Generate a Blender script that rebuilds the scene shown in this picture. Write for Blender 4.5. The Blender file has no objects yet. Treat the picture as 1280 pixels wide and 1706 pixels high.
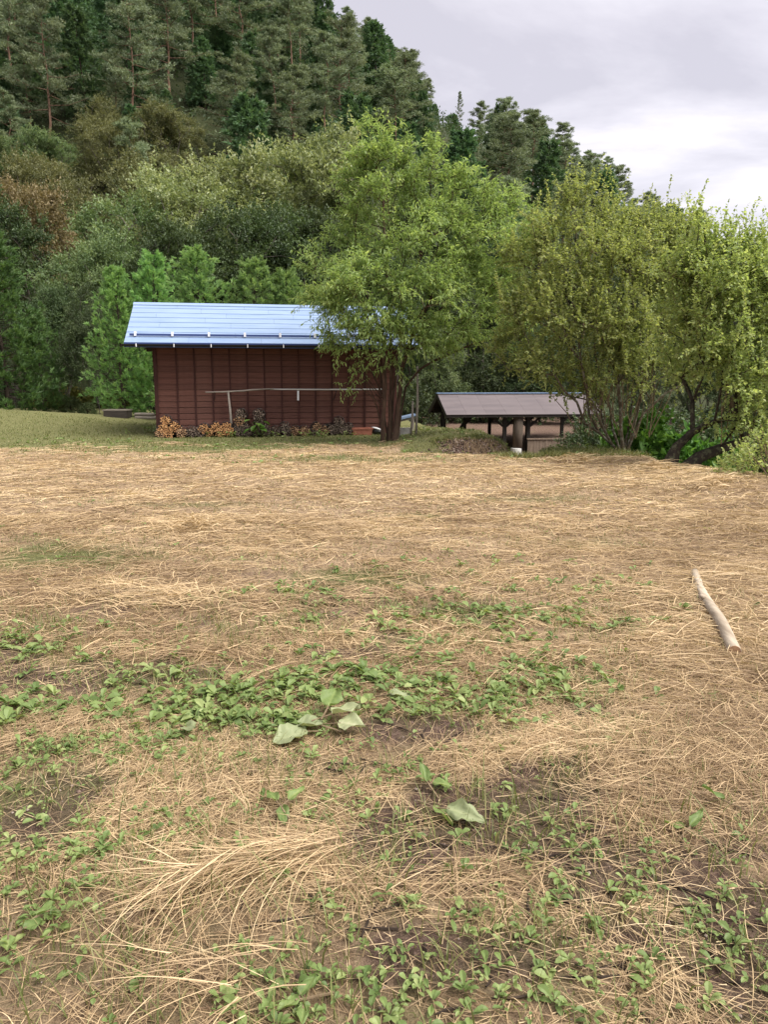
import bpy, math, random
import numpy as np
from mathutils import Vector, Matrix

# ------------------------------------------------------------------ camera, sky, sun, exposure
SC = bpy.context.scene
COL = SC.collection
F, CX, CY, PITCH, EYE = 1232.0, 640.0, 853.0, math.radians(10.2), 1.5

cam_d = bpy.data.cameras.new('camera')
cam_d.sensor_fit = 'VERTICAL'
cam_d.sensor_height = 36.0
cam_d.lens = 36.0 * F / 1706.0
cam_d.clip_start = 0.05
cam_d.clip_end = 3000
cam = bpy.data.objects.new('camera', cam_d)
COL.objects.link(cam)
cam.location = (0, 0, EYE)
cam.rotation_euler = (math.pi / 2 - PITCH, 0, 0)
SC.camera = cam

SUN_EL, SUN_AZ = math.radians(56), math.radians(118)      # azimuth clockwise from +Y
world = bpy.data.worlds.new('World')
SC.world = world
world.use_nodes = True
nt = world.node_tree
nt.nodes.clear()
def wn(t, **k):
    n = nt.nodes.new(t)
    for a, b in k.items():
        setattr(n, a, b)
    return n
out = wn('ShaderNodeOutputWorld'); bg = wn('ShaderNodeBackground')
bg.inputs['Strength'].default_value = 0.1
sky = wn('ShaderNodeTexSky', sky_type='NISHITA', sun_disc=False, sun_elevation=SUN_EL, sun_rotation=SUN_AZ)
tc = wn('ShaderNodeTexCoord')
sep = wn('ShaderNodeSeparateXYZ')
nt.links.new(tc.outputs['Generated'], sep.inputs[0])
def wmath(op, a, b=None):
    n = wn('ShaderNodeMath', operation=op)
    for i, v in enumerate((a, b)):
        if v is None: continue
        if isinstance(v, (int, float)): n.inputs[i].default_value = v
        else: nt.links.new(v, n.inputs[i])
    return n.outputs[0]
zz = wmath('ADD', wmath('MAXIMUM', sep.outputs['Z'], 0.0), 0.16)
cx_ = wmath('DIVIDE', sep.outputs['X'], zz); cy_ = wmath('DIVIDE', sep.outputs['Y'], zz)
cmb = wn('ShaderNodeCombineXYZ')
nt.links.new(cx_, cmb.inputs[0]); nt.links.new(cy_, cmb.inputs[1])
n1 = wn('ShaderNodeTexNoise'); n1.inputs['Scale'].default_value = 1.0; n1.inputs['Detail'].default_value = 7; n1.inputs['Roughness'].default_value = 0.55
n1.inputs['Distortion'].default_value = 0.35
mp = wn('ShaderNodeMapping'); mp.inputs['Location'].default_value = (5.5, 1.1, 0.0); mp.inputs['Scale'].default_value = (0.8, 1.5, 1)
nt.links.new(cmb.outputs[0], mp.inputs[0]); nt.links.new(mp.outputs[0], n1.inputs['Vector'])
rp = wn('ShaderNodeValToRGB')
rp.color_ramp.elements[0].position = 0.38; rp.color_ramp.elements[0].color = (0.138, 0.131, 0.144, 1)
rp.color_ramp.elements[1].position = 0.62; rp.color_ramp.elements[1].color = (0.235, 0.222, 0.226, 1)
e = rp.color_ramp.elements.new(0.49); e.color = (0.174, 0.166, 0.178, 1)
nt.links.new(n1.outputs['Fac'], rp.inputs[0])
sc_ = wn('ShaderNodeVectorMath', operation='SCALE'); sc_.inputs['Scale'].default_value = 10.0
nt.links.new(rp.outputs[0], sc_.inputs[0])
mx = wn('ShaderNodeMix', data_type='RGBA'); mx.inputs['Factor'].default_value = 0.95
nt.links.new(sky.outputs[0], mx.inputs['A']); nt.links.new(sc_.outputs[0], mx.inputs['B'])
nt.links.new(mx.outputs['Result'], bg.inputs['Color']); nt.links.new(bg.outputs[0], out.inputs['Surface'])

sun_d = bpy.data.lights.new('sun', 'SUN')
sun_d.energy = 1.5; sun_d.angle = math.radians(45); sun_d.color = (1.0, 0.95, 0.87)
sun = bpy.data.objects.new('sun', sun_d); COL.objects.link(sun)
sdir = Vector((math.sin(SUN_AZ) * math.cos(SUN_EL), math.cos(SUN_AZ) * math.cos(SUN_EL), math.sin(SUN_EL)))
sun.rotation_euler = sdir.to_track_quat('Z', 'Y').to_euler()
sun.location = (0, 0, 60)

SC.view_settings.view_transform = 'Standard'
SC.view_settings.look = 'None'
SC.view_settings.exposure = 2.35
SC.view_settings.gamma = 1.0
SC.view_settings.use_curve_mapping = False
SC.render.engine = 'CYCLES'
SC.cycles.max_bounces = 6
SC.cycles.diffuse_bounces = 3
SC.cycles.glossy_bounces = 2
SC.cycles.transmission_bounces = 4
SC.cycles.transparent_max_bounces = 4
SC.cycles.use_adaptive_sampling = True
SC.cycles.adaptive_threshold = 0.012
SC.cycles.use_denoising = True
SC.cycles.sample_clamp_indirect = 6

# ------------------------------------------------------------------ helpers
def W(px, py, d):
    """the point at forward distance d on the line of sight of a photograph position (used to measure the place)"""
    u, v = (px - CX) / F, (CY - py) / F
    Y = math.cos(PITCH) + v * math.sin(PITCH); Z = -math.sin(PITCH) + v * math.cos(PITCH)
    return np.array((u * d / Y, d, EYE + Z * d / Y))
def G(px, py, z=0.0):
    u, v = (px - CX) / F, (CY - py) / F
    Y = math.cos(PITCH) + v * math.sin(PITCH); Z = -math.sin(PITCH) + v * math.cos(PITCH)
    t = (z - EYE) / Z
    return np.array((u * t, Y * t, z))
def project(p):
    dx, dy, dz = p[..., 0], p[..., 1], p[..., 2] - EYE
    zc = dy * math.cos(PITCH) - dz * math.sin(PITCH)
    yc = dy * math.sin(PITCH) + dz * math.cos(PITCH)
    return CX + F * dx / zc, CY - F * yc / zc

def unit(a):
    return a / (np.linalg.norm(a, axis=-1, keepdims=True) + 1e-9)

def _hash(ix, iy, s):
    n = (ix * 374761393 + iy * 668265263 + s * 1442695041) & 0xffffffff
    n = ((n ^ (n >> 13)) * 1274126177) & 0xffffffff
    return ((n ^ (n >> 16)) & 0xffff) / 65535.0
def vnoise(x, y, s=0):
    x = np.asarray(x, float); y = np.asarray(y, float)
    ix = np.floor(x).astype(np.int64); iy = np.floor(y).astype(np.int64)
    fx = x - ix; fy = y - iy
    fx = fx * fx * (3 - 2 * fx); fy = fy * fy * (3 - 2 * fy)
    a = _hash(ix, iy, s); b = _hash(ix + 1, iy, s); c = _hash(ix, iy + 1, s); d = _hash(ix + 1, iy + 1, s)
    return (a * (1 - fx) + b * fx) * (1 - fy) + (c * (1 - fx) + d * fx) * fy
def fbm(x, y, s=0, o=4):
    t = 0; amp = 0.5; f = 1.0; tot = 0
    for i in range(o):
        t = t + amp * vnoise(np.asarray(x) * f, np.asarray(y) * f, s + i * 17); tot += amp; amp *= 0.5; f *= 2.03
    return t / tot
def sstep(a, b, x):
    t = np.clip((np.asarray(x, float) - a) / (b - a), 0, 1)
    return t * t * (3 - 2 * t)

class MB:
    """collects geometry for ONE mesh"""
    def __init__(self):
        self.v = []; self.t = []; self.f = []; self.m = []; self.n = 0
    def add(self, verts, faces, tint=0.5, mat=0):
        verts = np.asarray(verts, float).reshape(-1, 3)
        k = len(verts)
        self.v.append(verts)
        self.t.append(np.broadcast_to(np.asarray(tint, float), (k,)) if np.ndim(tint) == 0 else np.asarray(tint, float))
        if isinstance(faces, np.ndarray):
            self.f.append(faces + self.n); self.m.append(np.full(len(faces), mat))
        else:
            by = {}
            for fc in faces: by.setdefault(len(fc), []).append(fc)
            for fs in by.values():
                self.f.append(np.asarray(fs) + self.n); self.m.append(np.full(len(fs), mat))
        self.n += k
        return self
    def box(self, lo, hi, tint=0.5, mat=0, jit=0):
        x0, y0, z0 = lo; x1, y1, z1 = hi
        v = np.array([(x0,y0,z0),(x1,y0,z0),(x1,y1,z0),(x0,y1,z0),(x0,y0,z1),(x1,y0,z1),(x1,y1,z1),(x0,y1,z1)], float)
        f = np.array([(0,3,2,1),(4,5,6,7),(0,1,5,4),(1,2,6,5),(2,3,7,6),(3,0,4,7)])
        return self.add(v, f, tint, mat)
    def beam(self, a, b, w, h, tint=0.5, mat=0, up=(0, 0, 1)):
        a = np.asarray(a, float); b = np.asarray(b, float); d = unit(b - a)
        s = np.cross(d, up); s = unit(s) if np.linalg.norm(s) > 1e-4 else np.array((1., 0, 0)); u = np.cross(s, d)
        v = [p + s * sx * w / 2 + u * sz * h / 2 for p in (a, b) for sx, sz in ((-1,-1),(1,-1),(1,1),(-1,1))]
        f = np.array([(0,1,2,3),(7,6,5,4),(0,4,5,1),(1,5,6,2),(2,6,7,3),(3,7,4,0)])
        return self.add(np.array(v), f, tint, mat)
    def tube(self, pts, rad, n=6, tint=0.5, mat=0, cap=True, rough=0.0, rng=None):
        pts = np.asarray(pts, float); k = len(pts)
        rad = np.broadcast_to(np.asarray(rad, float), (k,)).copy()
        tan = np.zeros_like(pts); tan[1:-1] = pts[2:] - pts[:-2]; tan[0] = pts[1] - pts[0]; tan[-1] = pts[-1] - pts[-2]
        tan = unit(tan)
        ref = np.array((1., 0, 0)) if abs(tan[0][0]) < 0.8 else np.array((0, 1., 0))
        rings = []
        ang = np.arange(n) * 2 * math.pi / n
        s = unit(np.cross(tan[0], ref))
        for i in range(k):
            s = s - tan[i] * np.dot(s, tan[i]); s = unit(s); u = np.cross(tan[i], s)
            r = rad[i] * (1 + (rough * (rng.random(n) - .5) * 2 if rough else 0) * np.ones(n))
            rings.append(pts[i] + (np.cos(ang) * r)[:, None] * s + (np.sin(ang) * r)[:, None] * u)
        v = np.concatenate(rings)
        i = np.arange(k - 1)[:, None] * n; j = np.arange(n)[None]; j2 = (j + 1) % n
        f = np.stack([i + j, i + j2, i + n + j2, i + n + j], -1).reshape(-1, 4)
        self.add(v, f, tint, mat)
        if cap:
            self.f.append(np.array([list(range(n))[::-1]]) + self.n - len(v)); self.m.append(np.array([mat]))
            self.f.append(np.array([list(range(n))]) + self.n - n); self.m.append(np.array([mat]))
        return self
    def mesh(self, name, mats, smooth=False):
        me = bpy.data.meshes.new(name)
        if self.n == 0: return me
        v = np.concatenate(self.v); t = np.concatenate(self.t)
        tot = np.concatenate([np.full(len(f), f.shape[1]) for f in self.f])
        loops = np.concatenate([f.reshape(-1) for f in self.f]).astype(np.int32)
        start = np.concatenate([[0], np.cumsum(tot)[:-1]]).astype(np.int32)
        me.vertices.add(len(v)); me.vertices.foreach_set('co', v.astype(np.float32).reshape(-1))
        me.loops.add(len(loops)); me.loops.foreach_set('vertex_index', loops)
        me.polygons.add(len(tot)); me.polygons.foreach_set('loop_start', start); me.polygons.foreach_set('loop_total', tot.astype(np.int32))
        if not isinstance(mats, (list, tuple)): mats = [mats]
        for m in mats: me.materials.append(m)
        me.polygons.foreach_set('material_index', np.concatenate(self.m).astype(np.int32))
        me.polygons.foreach_set('use_smooth', np.full(len(tot), smooth, dtype=bool))
        a = me.attributes.new('tint', 'FLOAT', 'POINT'); a.data.foreach_set('value', t.astype(np.float32))
        me.update(calc_edges=True)
        return me
    def obj(self, name, mats, parent=None, smooth=False, loc=None):
        o = bpy.data.objects.new(name, self.mesh(name, mats, smooth)); COL.objects.link(o)
        if parent: o.parent = parent
        if loc is not None: o.location = loc
        return o

def inst(name, me, parent=None, loc=(0, 0, 0), rot=(0, 0, 0), scale=None):
    o = bpy.data.objects.new(name, me); COL.objects.link(o)
    o.location = loc; o.rotation_euler = rot
    if scale is not None: o.scale = scale
    if parent: o.parent = parent
    return o
def tag(o, label, cat, group=None, kind=None):
    if label: o['label'] = label
    if cat: o['category'] = cat
    if group: o['group'] = group
    if kind: o['kind'] = kind
    return o
def thing(name, label, cat, loc=(0, 0, 0), rotz=0, group=None, scale=None):
    o = bpy.data.objects.new(name, None); COL.objects.link(o)
    o.empty_display_size = 0.2
    o.location = [float(q) for q in loc]; o.rotation_euler = (0, 0, rotz)
    if scale is not None: o.scale = (scale,) * 3 if np.ndim(scale) == 0 else scale
    return tag(o, label, cat, group)
def struct(o):
    o['kind'] = 'structure'; return o

# ------------------------------------------------------------------ materials
def lin(r, g, b):
    return tuple(((c / 255) / 12.92 if c / 255 < .04045 else ((c / 255 + .055) / 1.055) ** 2.4) for c in (r, g, b)) + (1,)
class NT:
    def __init__(self, name):
        self.m = bpy.data.materials.new(name); self.m.use_nodes = True
        self.t = self.m.node_tree; self.t.nodes.clear()
        self.out = self.n('ShaderNodeOutputMaterial'); self.b = self.n('ShaderNodeBsdfPrincipled')
        self.l(self.b.outputs[0], self.out.inputs['Surface'])
    def n(self, t, **k):
        x = self.t.nodes.new(t)
        for a, b in k.items():
            if a.startswith('i_'): x.inputs[a[2:].replace('_', ' ')].default_value = b
            else: setattr(x, a, b)
        return x
    def l(self, a, b): self.t.links.new(a, b)
    def attr(self, name='tint'):
        return self.n('ShaderNodeAttribute', attribute_name=name).outputs['Fac']
    def noise(self, scale, detail=4, vec=None, stretch=None, rough=.55):
        x = self.n('ShaderNodeTexNoise'); x.inputs['Scale'].default_value = scale; x.inputs['Detail'].default_value = detail; x.inputs['Roughness'].default_value = rough
        if vec is None: vec = self.n('ShaderNodeTexCoord').outputs['Object']
        if stretch:
            mp = self.n('ShaderNodeMapping'); mp.inputs['Scale'].default_value = stretch; self.l(vec, mp.inputs[0]); vec = mp.outputs[0]
        self.l(vec, x.inputs['Vector'])
        return x.outputs['Fac']
    def ramp(self, fac, *stops):
        r = self.n('ShaderNodeValToRGB'); cr = r.color_ramp
        while len(cr.elements) < len(stops): cr.elements.new(0.5)
        for e, (p, c) in zip(cr.elements, stops):
            e.position = p; e.color = c if len(c) == 4 else tuple(c) + (1,)
        self.l(fac, r.inputs[0]); return r.outputs[0]
    def mix(self, fac, a, b, mode='MIX'):
        x = self.n('ShaderNodeMix', data_type='RGBA', blend_type=mode)
        for v, i in ((fac, 'Factor'), (a, 'A'), (b, 'B')):
            if isinstance(v, (int, float)): x.inputs[i].default_value = v
            elif isinstance(v, tuple): x.inputs[i].default_value = v if len(v) == 4 else v + (1,)
            else: self.l(v, x.inputs[i])
        return x.outputs['Result']
    def math(self, op, a, b=0.0):
        x = self.n('ShaderNodeMath', operation=op)
        for i, v in enumerate((a, b)):
            if isinstance(v, (int, float)): x.inputs[i].default_value = v
            else: self.l(v, x.inputs[i])
        return x.outputs[0]
    def base(self, c, rough=0.7, spec=0.3, metal=0.0):
        if isinstance(c, tuple): self.b.inputs['Base Color'].default_value = c if len(c) == 4 else c + (1,)
        else: self.l(c, self.b.inputs['Base Color'])
        self.b.inputs['Roughness'].default_value = rough
        self.b.inputs['Specular IOR Level'].default_value = spec
        self.b.inputs['Metallic'].default_value = metal
        return self
    def bump(self, h, s=0.4, d=0.02):
        b = self.n('ShaderNodeBump'); b.inputs['Strength'].default_value = s; b.inputs['Distance'].default_value = d
        self.l(h, b.inputs['Height']); self.l(b.outputs[0], self.b.inputs['Normal']); return self

def leaf_mat(name, a, b, trans=0.3, c=None, rough=0.5, spec=0.35, vary=0.12):
    """leaf colour from a (tint 0) to b (tint 1), a little different on each tree"""
    k = NT(name)
    stops = [(0.0, a), (1.0, b)] if c is None else [(0.0, a), (0.6, b), (1.0, c)]
    col = k.ramp(k.attr(), *stops)
    oi = k.n('ShaderNodeObjectInfo')
    hs = k.n('ShaderNodeHueSaturation')
    k.l(k.math('ADD', k.math('MULTIPLY', oi.outputs['Random'], vary * 0.25), 0.5 - vary * 0.125), hs.inputs['Hue'])
    k.l(k.math('ADD', k.math('MULTIPLY', oi.outputs['Random'], vary * 3), 1 - vary * 1.5), hs.inputs['Value'])
    k.l(col, hs.inputs['Color'])
    k.base(hs.outputs[0], rough, spec)
    tr = k.n('ShaderNodeBsdfTranslucent')
    br = k.mix(1.0, hs.outputs[0], (1.28, 1.24, 0.72, 1), 'MULTIPLY'); k.l(br, tr.inputs['Color'])
    ms = k.n('ShaderNodeMixShader'); ms.inputs[0].default_value = trans
    k.l(k.b.outputs[0], ms.inputs[1]); k.l(tr.outputs[0], ms.inputs[2]); k.l(ms.outputs[0], k.out.inputs['Surface'])
    return k.m
def bark_mat(name, a, b, scale=9, stretch=(1, 1, .25), bump=.5, lichen=None):
    k = NT(name)
    nz = k.noise(scale, 6, stretch=stretch)
    col = k.ramp(nz, (.3, a), (.72, b))
    if lichen:
        ln = k.noise(scale * 1.3, 4)
        col = k.mix(k.ramp(ln, (.52, (0, 0, 0)), (.62, (1, 1, 1))), col, lichen)
    k.base(col, .9, .15).bump(nz, bump, .03)
    return k.m
def wood_mat(name, a, b, scale=6, stretch=(1, 12, 12), rough=.75, bump=.25):
    k = NT(name)
    nz = k.noise(scale, 5, stretch=stretch)
    tn = k.attr()
    col = k.mix(k.ramp(nz, (.25, (0, 0, 0)), (.75, (1, 1, 1))), a, b)
    col = k.mix(k.math('MULTIPLY', k.math('ABSOLUTE', k.math('SUBTRACT', tn, .5)), 1.0), col, tuple(c * .45 for c in a[:3]))
    k.base(col, rough, .25).bump(nz, bump, .01)
    return k.m

M = {}
M['peach_leaf'] = leaf_mat('peach_leaf', (.150, .22, .074), (.28, .37, .135), .52, (.43, .50, .22))
M['pear_leaf'] = leaf_mat('pear_leaf', (.19, .27, .095), (.345, .43, .165), .54, (.50, .56, .27))
M['cedar_leaf'] = leaf_mat('cedar_leaf', (.115, .22, .078), (.23, .38, .135), .46, (.35, .48, .20))
M['cedar_dark'] = leaf_mat('cedar_dark', (.045, .105, .035), (.100, .195, .060), .35, (.165, .275, .095))
M['cypress_leaf'] = leaf_mat('cypress_leaf', (.050, .098, .050), (.095, .168, .078), .28, (.145, .235, .11))
M['pine_leaf'] = leaf_mat('pine_leaf', (.100, .140, .082), (.185, .235, .135), .28, (.29, .34, .195))
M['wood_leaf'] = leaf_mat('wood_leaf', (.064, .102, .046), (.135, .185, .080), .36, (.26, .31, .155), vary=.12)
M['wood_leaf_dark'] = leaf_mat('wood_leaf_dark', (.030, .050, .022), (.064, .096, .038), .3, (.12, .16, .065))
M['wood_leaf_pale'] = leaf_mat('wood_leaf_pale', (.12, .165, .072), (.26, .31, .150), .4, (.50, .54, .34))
M['wood_leaf_brown'] = leaf_mat('wood_leaf_brown', (.125, .105, .05), (.20, .16, .08), .3, (.28, .22, .12), vary=.05)
M['wood_leaf_olive'] = leaf_mat('wood_leaf_olive', (.090, .105, .046), (.165, .175, .078), .32, (.25, .25, .12), vary=.05)
M['wood_leaf_yellow'] = leaf_mat('wood_leaf_yellow', (.10, .11, .022), (.19, .19, .04), .25, (.26, .24, .06), vary=.05)
M['bright_leaf'] = leaf_mat('bright_leaf', (.045, .115, .020), (.105, .215, .040), .4, (.16, .29, .06))
M['weed_leaf'] = leaf_mat('weed_leaf', (.095, .150, .045), (.185, .255, .080), .35, (.32, .37, .15), vary=0)
M['grass_blade'] = leaf_mat('grass_blade', (.085, .105, .032), (.170, .190, .065), .3, (.34, .31, .14), vary=0)
M['wilted_leaf'] = leaf_mat('wilted_leaf', (.20, .24, .12), (.31, .34, .19), .25, (.44, .44, .29), vary=0)
M['straw'] = leaf_mat('straw', (.18, .116, .068), (.54, .40, .235), .2, (.77, .63, .41), rough=.55, spec=.3, vary=0)
M['bark_dark'] = bark_mat('bark_dark', (.022, .017, .013), (.075, .058, .044))
M['bark_peach'] = bark_mat('bark_peach', (.035, .022, .016), (.105, .068, .048), 14)
M['bark_pear'] = bark_mat('bark_pear', (.055, .043, .030), (.145, .115, .080), 12, lichen=(.20, .195, .155, 1))
M['bark_mossy'] = bark_mat('bark_mossy', (.014, .011, .009), (.050, .040, .030), 10, lichen=(.075, .075, .045, 1))
M['twig_brown'] = bark_mat('twig_brown', (.12, .085, .052), (.22, .165, .105), 14)
M['bark_pine'] = bark_mat('bark_pine', (.10, .060, .042), (.25, .155, .11), 4)
M['bark_grey'] = bark_mat('bark_grey', (.06, .052, .045), (.16, .14, .12), 6)

# ------------------------------------------------------------------ terrain
PLATEAU = np.array([(7.2, -6), (6.7, 3), (6.3, 8), (5.8, 10.6), (5.35, 11.9), (4.95, 12.9), (5.0, 14.6), (4.7, 15.9), (3.3, 15.9),
                    (3.05, 15.0), (2.85, 15.0), (2.7, 15.9), (2.6, 17.2), (2.2, 19), (1.6, 22), (1.0, 26), (0, 31), (-3, 36), (-260, 60), (-260, -6)], float)
def plateau_sd(x, y):
    """distance outside the raised field (negative inside)"""
    x = np.asarray(x, float); y = np.asarray(y, float)
    best = np.full(x.shape, 1e9); ins = np.zeros(x.shape, bool)
    n = len(PLATEAU)
    for i in range(n):
        a = PLATEAU[i]; b = PLATEAU[(i + 1) % n]; ab = b - a
        t = np.clip(((x - a[0]) * ab[0] + (y - a[1]) * ab[1]) / (ab @ ab), 0, 1)
        best = np.minimum(best, np.hypot(x - a[0] - t * ab[0], y - a[1] - t * ab[1]))
        c = ((a[1] > y) != (b[1] > y))
        xi = a[0] + (y - a[1]) / (ab[1] if abs(ab[1]) > 1e-9 else 1e-9) * ab[0]
        ins ^= c & (x < xi)
    return np.where(ins, -best, best)
def seg_h(x, y, poly, slope, rnd=6.0):
    """height of a ridge whose crest runs along poly (x, y, z)"""
    h = np.full(np.shape(x), -1e9)
    for a, b in zip(poly[:-1], poly[1:]):
        ab = b[:2] - a[:2]
        t = np.clip(((x - a[0]) * ab[0] + (y - a[1]) * ab[1]) / (ab @ ab), 0, 1)
        d = np.hypot(x - a[0] - t * ab[0], y - a[1] - t * ab[1])
        h = np.maximum(h, a[2] + t * (b[2] - a[2]) - slope * (np.sqrt(d * d + rnd * rnd) - rnd))
    return h
RIDGE_A = np.array([(-160, 185, 92), (-95, 168, 85), W(300, -40, 152), W(480, 100, 142), W(600, 175, 134), W(690, 265, 126), W(750, 345, 117), W(800, 450, 106)])
RIDGE_B = np.array([W(640, 300, 190), W(790, 300, 172), W(880, 305, 166), W(980, 365, 160), W(1090, 432, 155), W(1290, 480, 150), W(1600, 520, 150)])
def hill_z(x, y):
    a = seg_h(x, y, RIDGE_A, 0.68); b = seg_h(x, y, RIDGE_B, 0.60)
    h = np.maximum(a, b) + 5 * (fbm(x / 17, y / 17, 5) - .5)
    h = h - 8.5 * np.exp(-((h - 10) / 15) ** 2)
    return np.maximum(h, 0) * sstep(36, 52, y)
def ground_z(x, y):
    x = np.asarray(x, float); y = np.asarray(y, float)
    z = 0.05 * (fbm(x / 1.7, y / 1.7, 1) - .5) + 0.03 * (fbm(x / .4, y / .4, 2) - .5)
    z = z + 0.52 * np.exp(-((x + 13.2) / 4.4) ** 2 - ((y - 24) / 4.0) ** 2)          # grass bank on the left
    z = z + 0.05 * sstep(22, 30, y) * sstep(-2, -7, x)
    yj = y + .22 * (fbm(x / .5, y / .5, 77, 3) - .5) * 2
    hump = sstep(15.35, 15.8, yj) * sstep(24, 17.5, y) * sstep(-0.3, 1.7, x) * sstep(2.9, 2.2, x)
    z = z + 0.25 * hump * (1 + .5 * (fbm(x / .35, y / .35, 78, 3) - .5))                                                               # low green hump right of the shed
    z = z - 0.12 * np.exp(-((x - 2.25) / .75) ** 2 - ((y - 15.25) / .3) ** 2)
    z = z + 0.13 * np.exp(-((x - 5.2) / 1.2) ** 2 - ((y - 9.5) / 3) ** 2) * 1.0       # straw heaped along the right edge
    z = z - .55 * sstep(14.65, 15.6, y) * np.exp(-((x - .189 * y) / .26) ** 2) * sstep(22, 17, y)   # little gully
    sd = plateau_sd(x, y)
    low = 1.35 - 0.75 * sstep(26, 35, y)
    z = z - low * sstep(0.0, 1.9, sd + .15 * (fbm(x, y, 9) - .5)) 
    z = z + 0.25 * (fbm(x / 6, y / 6, 4) - .5) * sstep(24, 40, y)
    return z + np.maximum(hill_z(x, y) - .4, 0) * sstep(30, 46, y)

# how much dry straw, green growth, bare soil and gravel there is at a place
def zones(x, y):
    x = np.asarray(x, float); y = np.asarray(y, float)
    nz = fbm(x / .9, y / .9, 21, 5); nb = fbm(x / 2.6, y / 2.6, 31, 4)
    jy = y + 2.4 * (nb - .5) * 2 * sstep(8, 13, y) + .9 * (nz - .5)
    green = sstep(15.3, 17.4, jy) * .95                                         # strip along the shed and bank
    green = np.maximum(green, .85 * sstep(-4.0, -6.5, x) * sstep(13.2, 17.0, jy))
    gx, gy = G(50, 920)[:2]
    green = np.maximum(green, .62 * np.exp(-((x - gx) / .95) ** 2 - ((y - gy) / .8) ** 2))
    green = np.maximum(green, .40 * sstep(5.6, 3.6, jy) * sstep(2.6, .9, x + (nz - .5)) )
    for px, py, sx, sy, am in ((700, 860, .35, .22, .6), (410, 930, .35, .2, .45), (760, 700, 1.4, 1.2, .9), (960, 757, 1.3, .45, 1.0), (1130, 1010, .3, .15, .4), (60, 800, .8, .25, .25), (1000, 900, .9, .5, .5), (600, 960, .8, .4, .58), (300, 840, 1.5, .4, .5), (900, 830, 1.2, .5, .5), (560, 765, 3.0, .9, .6), (170, 745, 2.5, .9, .65), (100, 930, 1.0, .6, .75), (780, 1020, .8, .3, .5)):
        c = G(px, py); green = np.maximum(green, am * np.exp(-((x - c[0]) / sx) ** 2 - ((y - c[1]) / sy) ** 2))
    green = np.maximum(green, 1.3 * sstep(14.9, 15.3, y + .5 * (nz - .5)) * sstep(.0, .9, x) * sstep(24, 20, y))
    sd = plateau_sd(x, y)
    green = np.maximum(green, .8 * sstep(-.1, .6, sd))
    green = np.clip(green * (.55 + .9 * nz), 0, 1)
    soil = .75 * sstep(.50, .64, fbm(x / .6, y / .6, 41, 4)) * sstep(6.5, 3.6, y)
    for px, py, sx, sy, am in ((690, 1215, .33, .16, 1.0), (690, 1590, .22, .14, .9), (820, 1600, .25, .12, .8), (1180, 1230, .16, .07, .7), (420, 960, .7, .25, .45), (500, 830, 1.6, .5, .35), (1060, 1560, .22, .12, .7)):
        c = G(px, py); soil = np.maximum(soil, am * np.exp(-((x - c[0]) / sx) ** 2 - ((y - c[1]) / sy) ** 2))
    rm = sstep(.27, .42, x / np.maximum(y, .5)) * sstep(1.9, 2.5, y) * sstep(9, 7, y)
    soil = soil * (1 - .8 * rm); green = green * (1 - .6 * rm)
    bx = x + 1.2 * (nz - .5)
    bank = sstep(15.2, 15.4, y + .6 * (nz - .5)) * sstep(15.9, 15.65, y + .5 * (nz - .5)) * sstep(1.0, 1.8, bx) * sstep(3.2, 2.9, bx)
    soil = np.maximum(soil, .9 * bank); green = green * (1 - .85 * bank)
    green = green * (1 - .7 * sstep(.8, 1.6, sd) * sstep(20, 24, y))
    soil = np.maximum(soil, .8 * sstep(.8, 1.6, sd) * sstep(20, 24, y) * sstep(44, 38, y))
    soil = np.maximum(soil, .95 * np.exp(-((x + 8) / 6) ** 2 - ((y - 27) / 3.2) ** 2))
    straw = np.clip(1 - green * 1.1 - soil * .9, 0, 1)
    return straw, green, soil

def k_ground():
    k = NT('field_ground')
    pos = k.n('ShaderNodeNewGeometry').outputs['Position']
    fine = k.noise(46, 9, pos, rough=.78); mid = k.noise(5, 6, pos, rough=.6); fib = k.noise(26, 6, pos, stretch=(1, .22, 1), rough=.65)
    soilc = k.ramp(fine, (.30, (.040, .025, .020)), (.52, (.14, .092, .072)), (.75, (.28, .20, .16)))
    strawc = k.mix(k.ramp(mid, (.35, (0, 0, 0)), (.7, (1, 1, 1))), k.ramp(fib, (.3, (.10, .066, .046)), (.5, (.31, .22, .138)), (.72, (.55, .42, .27))), k.ramp(fine, (.3, (.12, .080, .056)), (.68, (.43, .315, .20))))
    greenc = k.ramp(fine, (.27, (.055, .058, .026)), (.5, (.13, .132, .055)), (.75, (.27, .245, .12)))
    def soft(a):
        return k.ramp(k.math('ADD', k.attr(a), k.math('MULTIPLY', k.math('SUBTRACT', mid, .5), .55)), (.3, (0, 0, 0)), (.62, (1, 1, 1)))
    grain = k.noise(210, 5, pos, rough=.75)
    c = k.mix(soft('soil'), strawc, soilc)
    c = k.mix(soft('green'), c, greenc)
    c = k.mix(1.0, c, k.ramp(grain, (.32, (.45, .43, .42)), (.5, (1.0, 1.0, 1.0)), (.68, (1.5, 1.5, 1.5))), 'MULTIPLY')
    k.base(c, .95, .1).bump(k.math('ADD', fine, k.math('MULTIPLY', grain, .4)), 1.0, .025)
    return k.m
M['ground'] = k_ground()

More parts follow.
